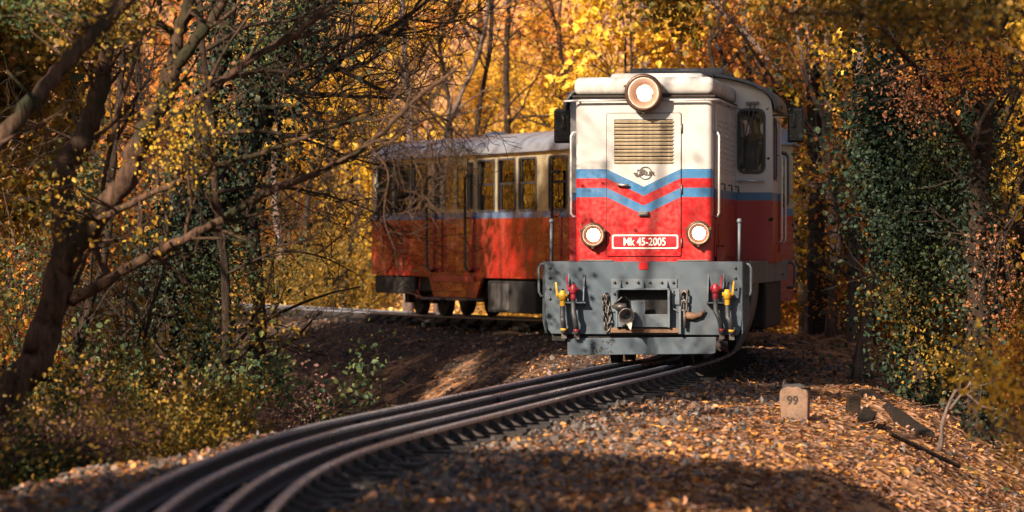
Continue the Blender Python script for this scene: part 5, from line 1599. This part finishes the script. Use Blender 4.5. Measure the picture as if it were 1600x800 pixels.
WORD = {'yellow': 'yellow', 'orange': 'orange', 'dark': 'dark amber', 'bare': 'sparse brown', 'amber': 'amber-green', 'green': 'dark green', 'pink': 'pinkish brown'}
_spots = []
_labels = set()
def bare_young(seed, h, bark):
    r_ = random.Random(seed); mb = MB(); tips = []
    pts = [Vector((0, 0, -.3))] + [Vector((r_.uniform(-.1, .1) * i, r_.uniform(-.1, .1) * i, h * i / 6)) for i in range(1, 7)]
    mb.tube(pts, [.011 * h * (1 - .8 * i / 6) for i in range(7)], 6, cap=False)
    for k in range(16):
        t = .15 + .85 * (k + r_.random()) / 16; i = min(5, int(t * 6)); q = pts[i].lerp(pts[i + 1], t * 6 - i); a = r_.uniform(0, 6.283)
        grow(mb, tips, r_, q, (math.cos(a), math.sin(a), r_.uniform(.1, 1.0)), h * .38 * (1.1 - .5 * t), .006 * h * (1.1 - t) + .004, 0, 2, (5, 4), .28, .03)
    return mb.mesh('trunk', bark, fix=False), None
BARE = {'bare': [bare_young(401, 5.0, M['bark_dark']), bare_young(402, 6.0, M['bark_dark']), bare_young(403, 4.2, M['bark_brown'])]}
def ok(x, y, gap):
    d, _ = nearest([x], [y]); d = d[0]
    if abs(d) < 3.2: return False
    p = px_of(x, y)
    if y < 58 and 400 < p < 1262: return False
    if y < 80 and d < 0 and 330 < p < 1262: return False
    if y < 66 and 560 < p < 1250: return False
    if any((x - a) ** 2 + (y - b) ** 2 < gap * gap for a, b in _spots): return False
    _spots.append((x, y)); return True
def pick(ks): return rr.choices([k for k, _ in ks], [w for _, w in ks])[0]
PLACES = [(-60, 'past the left edge'), (70, 'behind the leaning tree'), (150, 'behind the forked tree'), (230, 'between forked tree and ivy trunk'), (310, 'behind the ivy-clad trunk'), (390, 'right of the ivy-clad trunk'), (470, 'behind the bare tree'), (580, 'left of the coach end'),
          (660, 'behind the far coach windows'), (745, 'behind the coach door'), (830, 'behind the near coach windows'), (930, 'by the left mirror'), (1030, 'behind the top headlamp'), (1120, 'behind the hood roof'), (1215, 'behind the cab'), (1270, 'by the right mirror'),
          (1320, 'among the grey stems'), (1380, 'just left of the ivy column'), (1460, 'behind the ivy column'), (1530, 'beside the thick right trunk'), (1620, 'at the right edge'), (9999, 'past the right edge')]
def side_word(x, y):
    p = px_of(x, y)
    return next(w for q, w in PLACES if p < q)
def scatter(n, zone, kind, mix, gap, where, scale=(.85, 1.2)):
    made = tries = 0
    while made < n and tries < n * 40:
        tries += 1
        x, y = zone()
        if kind in ('far', 'tall', 'bareyoung') and 600 < px_of(x, y) < 880 and y > 70 and rr.random() < .8: continue      # the clearing
        c = pick(mix(x, y) if callable(mix) else mix)
        lib, names, word, cat = {'tall': (TALL, ('tree', 'trunk', 'crown'), 'tall %s-leaved tree', 'tree'), 'young': (YOUNG, ('young_tree', 'trunk', 'crown'), 'young %s-leaved tree', 'young tree'), 'bareyoung': (BARE, ('bare_sapling', 'trunk', 'crown'), '%sleafless dark sapling', 'sapling'), 'far': (FAR, ('young_tree', 'trunk', 'crown'), 'young %s-leaved tree', 'young tree'), 'bush': (BUSH, ('bush', 'stems', 'leaves'), 'low %s-leaved bush', 'bush')}[kind]
        w = where if isinstance(where, str) else where(x, y)
        k = rr.uniform(*scale)
        big = 'small ' if k < scale[0] + (scale[1] - scale[0]) * .33 else ('big ' if k > scale[0] + (scale[1] - scale[0]) * .67 else '')
        lab = big + word % ('' if kind == 'bareyoung' else WORD[c]) + ' ' + w
        if not isinstance(where, str) and lab in _labels: continue
        if not ok(x, y, gap): continue
        _labels.add(lab)
        place(rr.choice(lib[c]), names, x, y, lab, cat, ('%s %s %s' % ('' if kind == 'bareyoung' else WORD[c], cat + ('es' if cat[-2:] == 'sh' else 's'), w)).strip(), k)
        made += 1
# the sunlit slope behind the train
def z_slope(a, b, wide=1.05):
    def f():
        x = rr.uniform(-13.5, 13.5) * wide
        return x, float(hill_start(np.array(x))) + rr.uniform(a, b)
    return f
sl = lambda x, y: 'on the sunlit slope ' + side_word(x, y)
sh = lambda t: (lambda x, y: t + ' ' + side_word(x, y))
scatter(20, z_slope(-2, 22), 'tall', [('yellow', 1), ('orange', 1), ('bare', 9)], 1.1, sl, (.6, 1.1))
scatter(32, z_slope(-3, 18), 'far', lambda x, y: [('yellow', 1)] if 520 < px_of(x, y) < 1010 else [('yellow', 3), ('orange', 7), ('amber', 1)], 1.2, sl, (.7, 1.15))
scatter(40, z_slope(-4, 16), 'bush', lambda x, y: [('yellow', 1)] if 520 < px_of(x, y) < 1010 else [('yellow', 6), ('orange', 4), ('amber', 2)], .8, sl, (.7, 1.3))
# beyond the slope's ends, and what the coach windows mirror
scatter(7, lambda: (rr.uniform(-34, -15), rr.uniform(90, 118)), 'tall', [('yellow', 2), ('bare', 3)], 2.5, 'in the wood beyond the coach')
scatter(24, lambda: (rr.uniform(-27, -13.5), rr.uniform(78, 104)), 'far', [('yellow', 7), ('orange', 2)], 1.5, 'in the wood beyond the coach')
# left wood
lw = lambda a, b: (lambda: (lambda y: ((rr.uniform(-180, 345) - 800) * y / FPX, y))(rr.uniform(a, b)))
scatter(3, lw(56, 72), 'tall', [('bare', 3), ('orange', 1)], 2.0, sh('in the shaded wood'))
scatter(9, lw(44, 78), 'young', [('amber', 3), ('green', 3), ('orange', 2)], 1.2, sh('in the shaded wood'), (.6, 1.0))
scatter(21, lw(31, 66), 'bush', [('amber', 2), ('green', 4), ('pink', 5)], .75, sh('in the gully'), (.8, 1.4))
scatter(14, lw(42, 74), 'bareyoung', [('bare', 1)], .7, sh('in the shaded wood'), (.7, 1.2))
scatter(9, lambda: (lambda y: ((rr.uniform(395, 575) - 800) * y / FPX, y))(rr.uniform(84, 97)), 'bareyoung', [('bare', 1)], .7, sh('beyond the far rails'), (.8, 1.2))
for (px, py, Z, k, s) in ((385, 650, 40, 'pink', .95), (430, 640, 43, 'pink', .8), (340, 660, 39, 'pink', .9), (300, 690, 36, 'amber', .8), (200, 720, 33, 'amber', .8), (120, 740, 31.5, 'pink', .7), (60, 740, 31, 'green', .6)):
    p = at(px, py, Z); place(rr.choice(BUSH[k]), ('bush', 'stems', 'leaves'), p.x, p.y, '%s %s-leaved bush at the foot of the bank %s' % ('big' if s == .95 else 'low', WORD[k], side_word(p.x, p.y)), 'bush', 'bushes at the foot of the bank', s)
for (px, Z, k, s) in ((450, 86, 'amber', 1.2), (480, 84, 'green', .9), (520, 82, 'amber', 1.2), (420, 90, 'orange', 1.2), (555, 80, 'amber', 1.0), (380, 92, 'amber', 1.3), (340, 95, 'orange', 1.2)):
    x = (px - 800) * Z / FPX; place(rr.choice(BUSH[k]), ('bush', 'stems', 'leaves'), x, Z + 4, '%s %s-leaved bush behind the far rails, %s' % ('tall' if Z == 92 else 'spreading' if Z in (82, 95) else ('small' if s == 1.0 else 'low'), WORD[k], side_word(x, Z + 4)), 'bush', 'bushes behind the far rails', s * 1.2)
# right wood
rw = lambda a, b: (lambda: (lambda y: ((rr.uniform(1275, 1760) - 800) * y / FPX, y))(rr.uniform(a, b)))
scatter(4, rw(56, 74), 'tall', [('orange', 3), ('dark', 2), ('bare', 2)], 1.6, sh('in the wood'))
scatter(8, rw(52, 80), 'young', [('amber', 3), ('orange', 4), ('yellow', 2)], 1.2, sh('in the wood'), (.6, 1.0))
scatter(17, rw(48, 76), 'bush', [('amber', 4), ('green', 2), ('orange', 3), ('pink', 1)], .8, sh('low on the slope'), (.7, 1.2))
scatter(12, rw(50, 78), 'bareyoung', [('bare', 1)], .8, sh('in the wood'), (.7, 1.2))
scatter(12, z_slope(-3, 6), 'bareyoung', [('bare', 1)], .9, sl, (.8, 1.3))
rs = random.Random(SHADE_SEED)
for x, y, k in ((-4.7, 12.6, 1.3), (-4.9, 17.0, 1.2), (-8.0, 52.6, 1.2),  (-7.2, 22, 1.3), (-8.6, 25, 1.5), (-10.5, 27, 1.6), (-8.4, 31, 1.3), (-11.5, 31, 1.5), (-5.4, 15.5, 1.2), (-7.6, 16.5, 1.4), (-9.6, 24.4, 1.6), (-10.2, 29.6, 1.5), (-13.4, 29.4, 1.6), (-6.6, 26.4, 1.1)):  # unseen thicket added to shade the left trees and the foreground
    place(rs.choice(YOUNG['green'] + YOUNG['amber']), ('young_tree', 'trunk', 'crown'), x, y, 'dense bushy young tree added left of the frame for its shade', 'young tree', 'dense young trees added for shade', k)
for x, y in ((-6.6, 14.0), (-5.6, 18.4), (-6.2, 9.5), (-9.5, 15.5), (-9.2, 56.8), (-9.8, 52.8), (-8.0, 55.4), (-8.6, 59.4), (-9.0, 29.2), (-13, 25)):  # dense crowns outside the frame, added to shade ground, bank and coach
    place(TALL['dark'][0], ('tree', 'trunk', 'crown'), x, y, 'unseen tall dense amber tree added beside the left bank for shade', 'tree', 'dense amber trees added for shade', rs.uniform(.85, 1.0))
for x, y in ((-9.5, 71), (-11, 73.5), (-12.6, 75), (-10.6, 76.5), (-13.6, 72), (-12, 69.5), (-14.5, 77), (-12.8, 79)):  # out of view, added to give the coach windows a yellow reflection
    place(FAR['yellow'][1], ('young_tree', 'trunk', 'crown'), x, y, 'unseen sunlit yellow young tree added for the coach windows to mirror', 'young tree', 'yellow trees added for the coach to mirror', rs.uniform(.95, 1.15))
for x, y in ((-6.3, 35.5), (-9.5, 50), (-8.6, 54)):  # unseen, added to throw soft branch shadows on locomotive and bank
    place(TALL['bare'][0], ('tree', 'trunk', 'crown'), x, y, 'nearly leafless tall tree added out of frame for its branch shadows', 'tree', 'leafless trees added for their shadows', rs.uniform(.9, 1.1))
for x, y in ((-9.0, 29), (-8.4, 25.5), (-12, 30), (-12.5, 34), (-13.5, 38.5), (-11.5, 36)):  # unseen, added so their high crowns shade the right-hand wood
    place(TALL['umbrella'][0], ('tree', 'trunk', 'crown'), x, y, 'unseen very tall tree on the left bank, high crown added for shade', 'tree', 'high-crowned trees added for shade', rs.uniform(.95, 1.12))
# trees beside the line, out of the frame, that shade it
SHADE_L = [(-14, 33), (-16, 41), (-19, 30), (-18, 20), (-10.5, 46), (-15, 50), (-7.5, 13), (-6, 5), (-12, 6), (-24, 24)]
for i, (x, y) in enumerate(SHADE_L):
    place(rs.choice(TALL['bare'] if i in (2, 5, 6) else TALL['dark'] + TALL['orange']), ('tree', 'trunk', 'crown'), x, y, 'tall tree shading the line from the left bank', 'tree', 'trees shading the line', rs.uniform(.85, 1.1))
for i, (x, y) in enumerate([(9, 36), (11, 44), (8.5, 26), (13, 54), (10, 60), (15, 38)]):
    place(rs.choice(TALL['orange'] + TALL['dark']), ('tree', 'trunk', 'crown'), x, y, 'tall tree on the right slope beyond the line', 'tree', 'trees on the right slope', rs.uniform(.85, 1.1))

place(TALL['umbrella'][0], ('tree', 'trunk', 'crown'), -10.8, 26.2, 'tallest of the high-crowned shade trees added on the left bank', 'tree', None, 1.19)  # one more added out of frame to darken the ivy on the right

# ------------------------------------------------------------------ fallen leaves, ballast, debris
def wedge(n, rng, y0, y1, extra=1.2, pw=1.6, pxa=0, pxb=1600):
    """Ground points inside the view, denser nearby."""
    u = rng.random(n)
    y = (y0 ** (1 - pw) + u * (y1 ** (1 - pw) - y0 ** (1 - pw))) ** (1 / (1 - pw))
    x = rng.uniform((pxa - 800) / FPX * y - extra, (pxb - 800) / FPX * y + extra)
    return x, y
rng = np.random.default_rng(5)
def ground_leaves(name, n, size, mat, sel, y0, y1, pw, label, lift=.012, **kw):
    x, y = wedge(n, rng, y0, y1, pw=pw, **kw)
    d, yy = nearest(x, y)
    keep = sel(d, x, y)
    x, y = x[keep], y[keep]
    z = ground_z(x, y)
    z += lift
    C = np.stack([x, y, z], 1)
    up = np.tile(np.array([[0, 0, 1.0]]), (len(C), 1))
    V, F = leaf_geo(C, size, rng, broad=.36, droop=-.05, shaped=True, flat=.72, nrm=up * 1.2)
    o = link(name, np_mesh(name, V, F, mat))
    tag(o, label, kind='stuff')
    return o
clump = lambda x, y: np.sin(2.1 * x + .9 * y) + np.sin(1.3 * y - 2.9 * x + 1) + .6 * np.sin(5.1 * x + 3.7 * y)
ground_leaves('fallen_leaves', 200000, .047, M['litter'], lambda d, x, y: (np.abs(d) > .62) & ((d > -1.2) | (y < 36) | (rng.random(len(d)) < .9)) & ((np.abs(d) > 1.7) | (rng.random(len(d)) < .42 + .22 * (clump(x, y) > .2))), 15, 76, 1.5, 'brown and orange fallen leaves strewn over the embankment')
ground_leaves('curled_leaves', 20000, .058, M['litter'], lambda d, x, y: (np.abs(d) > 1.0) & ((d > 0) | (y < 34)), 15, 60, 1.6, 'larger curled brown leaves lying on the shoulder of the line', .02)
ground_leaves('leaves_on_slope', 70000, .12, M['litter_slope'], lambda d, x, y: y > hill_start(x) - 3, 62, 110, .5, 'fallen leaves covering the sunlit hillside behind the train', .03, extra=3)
ground_leaves('leaves_between_rails', 4000, .065, M['litter'], lambda d, x, y: (np.abs(d) < .6) & (clump(x, y) > .2), 15, 60, 1.6, 'orange leaves lying on the sleepers between the rails', .06)
ground_leaves('green_ground_plants', 9000, .07, M['leaf_green'], lambda d, x, y: (d < -3.3) | ((d > 3.6) & (clump(x, y) > .8)), 20, 70, 1.5, 'low green plants creeping over the shaded slopes', .05)

def stones(n):
    x, y = wedge(n, rng, 15, 72, pw=1.7)
    d, _ = nearest(x, y)
    p = np.where(d > 0, 1 - sstep(d, 1.1, 2.6) * .88, 1 - sstep(-d, 2.0, 4.2) * .85)
    keep = rng.random(len(x)) < p
    x, y, d = x[keep], y[keep], d[keep]
    z = ground_z(x, y) + .006
    bm = bmesh.new(); bmesh.ops.create_icosphere(bm, subdivisions=1, radius=1.0)
    bv = np.array([tuple(v.co) for v in bm.verts]); bf = np.array([[v.index for v in f.verts] for f in bm.faces]); bm.free()
    m = len(x)
    s = rng.uniform(.016, .042, (m, 1, 1)) * rng.uniform(.6, 1.3, (m, 1, 3))
    V = bv[None] * s * rng.uniform(.55, 1.35, (m, 12, 1))
    a = rng.uniform(0, 6.283, m); c, sn = np.cos(a)[:, None], np.sin(a)[:, None]
    V = np.stack([V[..., 0] * c - V[..., 1] * sn, V[..., 0] * sn + V[..., 1] * c, V[..., 2]], -1) + np.stack([x, y, z], 1)[:, None]
    F = bf[None] + (np.arange(m) * 12)[:, None, None]
    o = link('ballast_stones', np_mesh('ballast_stones', V.reshape(-1, 3), F.reshape(-1, 3), M['gravel']))
    tag(o, 'dark broken stone ballast heaped beside the rails', kind='stuff')
stones(34000)

def sticks(n):
    x, y = wedge(n, rng, 18, 70, pw=1.4)
    d, _ = nearest(x, y)
    keep = np.abs(d) > 1.1
    mb = MB(); r_ = random.Random(3)
    for a, b in zip(x[keep], y[keep]):
        L = r_.uniform(.08, .45); t = r_.uniform(0, 6.28); z = gz_fast(a, b)
        p0 = Vector((a, b, z + .02)); p1 = p0 + Vector((math.cos(t) * L, math.sin(t) * L, r_.uniform(-.06, .10) * L * 2))
        m_ = p0.lerp(p1, .5) + rvec(r_) * .04 * L
        mb.tube([p0, m_, p1], [.006, .005, .003], 4, cap=False)
    tag(mb.build('dead_twigs', M['twig'], None, fix=False), 'dead twigs scattered on the banks among the leaves', kind='stuff')
_gx = np.arange(-14, 14, .25); _gy = np.arange(16, 74, .25)
_gg = ground_z(*np.meshgrid(_gx, _gy))
def gz_fast(x, y):
    return float(_gg[min(len(_gy) - 1, max(0, int(round((y - 16) / .25)))), min(len(_gx) - 1, max(0, int(round((x + 14) / .25))))])
sticks(1500)

# marker stone with the number 99
def on_ground(px, py, far=80):
    """Where the sight line through (px, py) first meets the ground."""
    zs = np.arange(20, far, .1)
    xs = (px - 800) * zs / FPX; h = CAM_H + (HZ - py) * zs / FPX
    hit = np.nonzero(h <= ground_z(xs, zs))[0]
    i = hit[0] if len(hit) else int(np.argmin(h - ground_z(xs, zs)))
    return Vector((xs[i], zs[i], gz(xs[i], zs[i])))
p = on_ground(1243, 658)
ms = empty('marker_stone', (p.x, p.y, gz(p.x, p.y)), R(-14))
tag(ms, 'weathered stone post marked 99 standing on the leafy shoulder right of the rails', 'marker stone')
mb = MB()
ol = [(-.115, -.35), (.118, -.35), (.122, -.1), (.128, .10), (.132, .255), (.118, .29), (.075, .298), (.03, .322), (-.02, .314), (-.06, .325), (-.10, .306), (-.137, .285), (-.142, .20), (-.131, .10), (-.128, -.05)]
mb.plate(ol, [], -.07, .07, XZ)
st = mb.build('stone_body', M['stone'], ms, .018, 3)
tm = stand_up(text_mesh('numerals', '99', .115, .002, M['numeral'], .95, .003), -.015, -.0715, .19)
link('numerals', tm, ms)
mb = MB(); mb.add([(-.13, -.06, .29), (.10, -.06, .315), (.09, .06, .325), (-.12, .06, .30), (-.10, -.02, .34), (.04, .0, .35)], [(0, 1, 5, 4), (1, 2, 5), (2, 3, 4, 5), (3, 0, 4)]); mb.build('moss_cap', M['concrete'], ms)

# discarded timbers and broken concrete on the shoulder edge
def timber(name, label, cat, a, b, w, h, mat, tilt=0.0):
    a, b = Vector(a), Vector(b)
    d = b - a; L = d.length
    rot = d.to_track_quat('Y', 'Z').to_matrix() @ Matrix.Rotation(tilt, 3, 'Y')
    mb = MB()
    k = 12; rr_ = random.Random(int(L * 1e4))
    vs = []
    for i in range(k):
        t = i / (k - 1) - .5
        for u, v in ((-1, -1), (1, -1), (1, 1), (-1, 1)):
            vs.append((u * w / 2 * rr_.uniform(.9, 1.06), t * L * rr_.uniform(.98, 1.01), v * h / 2 * rr_.uniform(.88, 1.06)))
    fs = [(i * 4 + j, i * 4 + (j + 1) % 4, (i + 1) * 4 + (j + 1) % 4, (i + 1) * 4 + j) for i in range(k - 1) for j in range(4)] + [(0, 1, 2, 3), ((k - 1) * 4 + 3, (k - 1) * 4 + 2, (k - 1) * 4 + 1, (k - 1) * 4)]
    mb.add(vs, fs)
    o = mb.build(name, mat, None, .012, 2)
    o.matrix_world = Matrix.Translation((a + b) / 2) @ rot.to_4x4()
    tag(o, label, cat)
    return o
def gpt(px, py, Z, dz=0.0):
    q = on_ground(px, py); q.z += dz; return q
timber('old_timber', 'black rotting timber beam sloping down behind the marker stone', 'timber', gpt(1352, 622, 45, .03), gpt(1450, 688, 44, -.01), .15, .12, M['rotten'])
timber('timber_stump', 'short upright dark timber stub beside the rotting beam', 'timber', gpt(1332, 648, 43, -.1), gpt(1334, 648, 43, .20), .16, .14, M['rotten'])
timber('broken_slab', 'broken dark slab tilted beside the dark timber stub', 'slab', gpt(1346, 662, 42, -.02), gpt(1358, 662, 41.7, .10), .15, .10, M['rotten'], .4)
timber('fallen_branch', 'long thin fallen branch lying down the leafy slope', 'branch', gpt(1390, 690, 38.5, .06), gpt(1500, 740, 37, .06), .04, .04, M['rotten'])
# a pale forest path cut across the hillside
def make_path():
    xs = np.arange(-9, 9, .4); V = []; F = []
    for i, x in enumerate(xs):
        y0 = float(hill_start(np.array(x))) + 11.5
        z0 = gz(x, y0)
        V += [(x, y0 - .5, z0 - .05), (x, y0 - .35, z0 + .30), (x, y0 + .8, z0 + .34), (x, y0 + .95, z0 + .3)]
        if i: F += [((i - 1) * 4 + j, i * 4 + j, i * 4 + j + 1, (i - 1) * 4 + j + 1) for j in range(3)]
    mb = MB(); mb.add(V, F)
    o = mb.build('forest_path', paint('pale_trodden_earth', (0.52, 0.40, 0.28), .95, (0.3, 0.2, 0.1), .4, scale=2, streak=False), None)
    tag(o, 'pale forest path crossing the hillside behind the coach roof', kind='structure')
make_path()
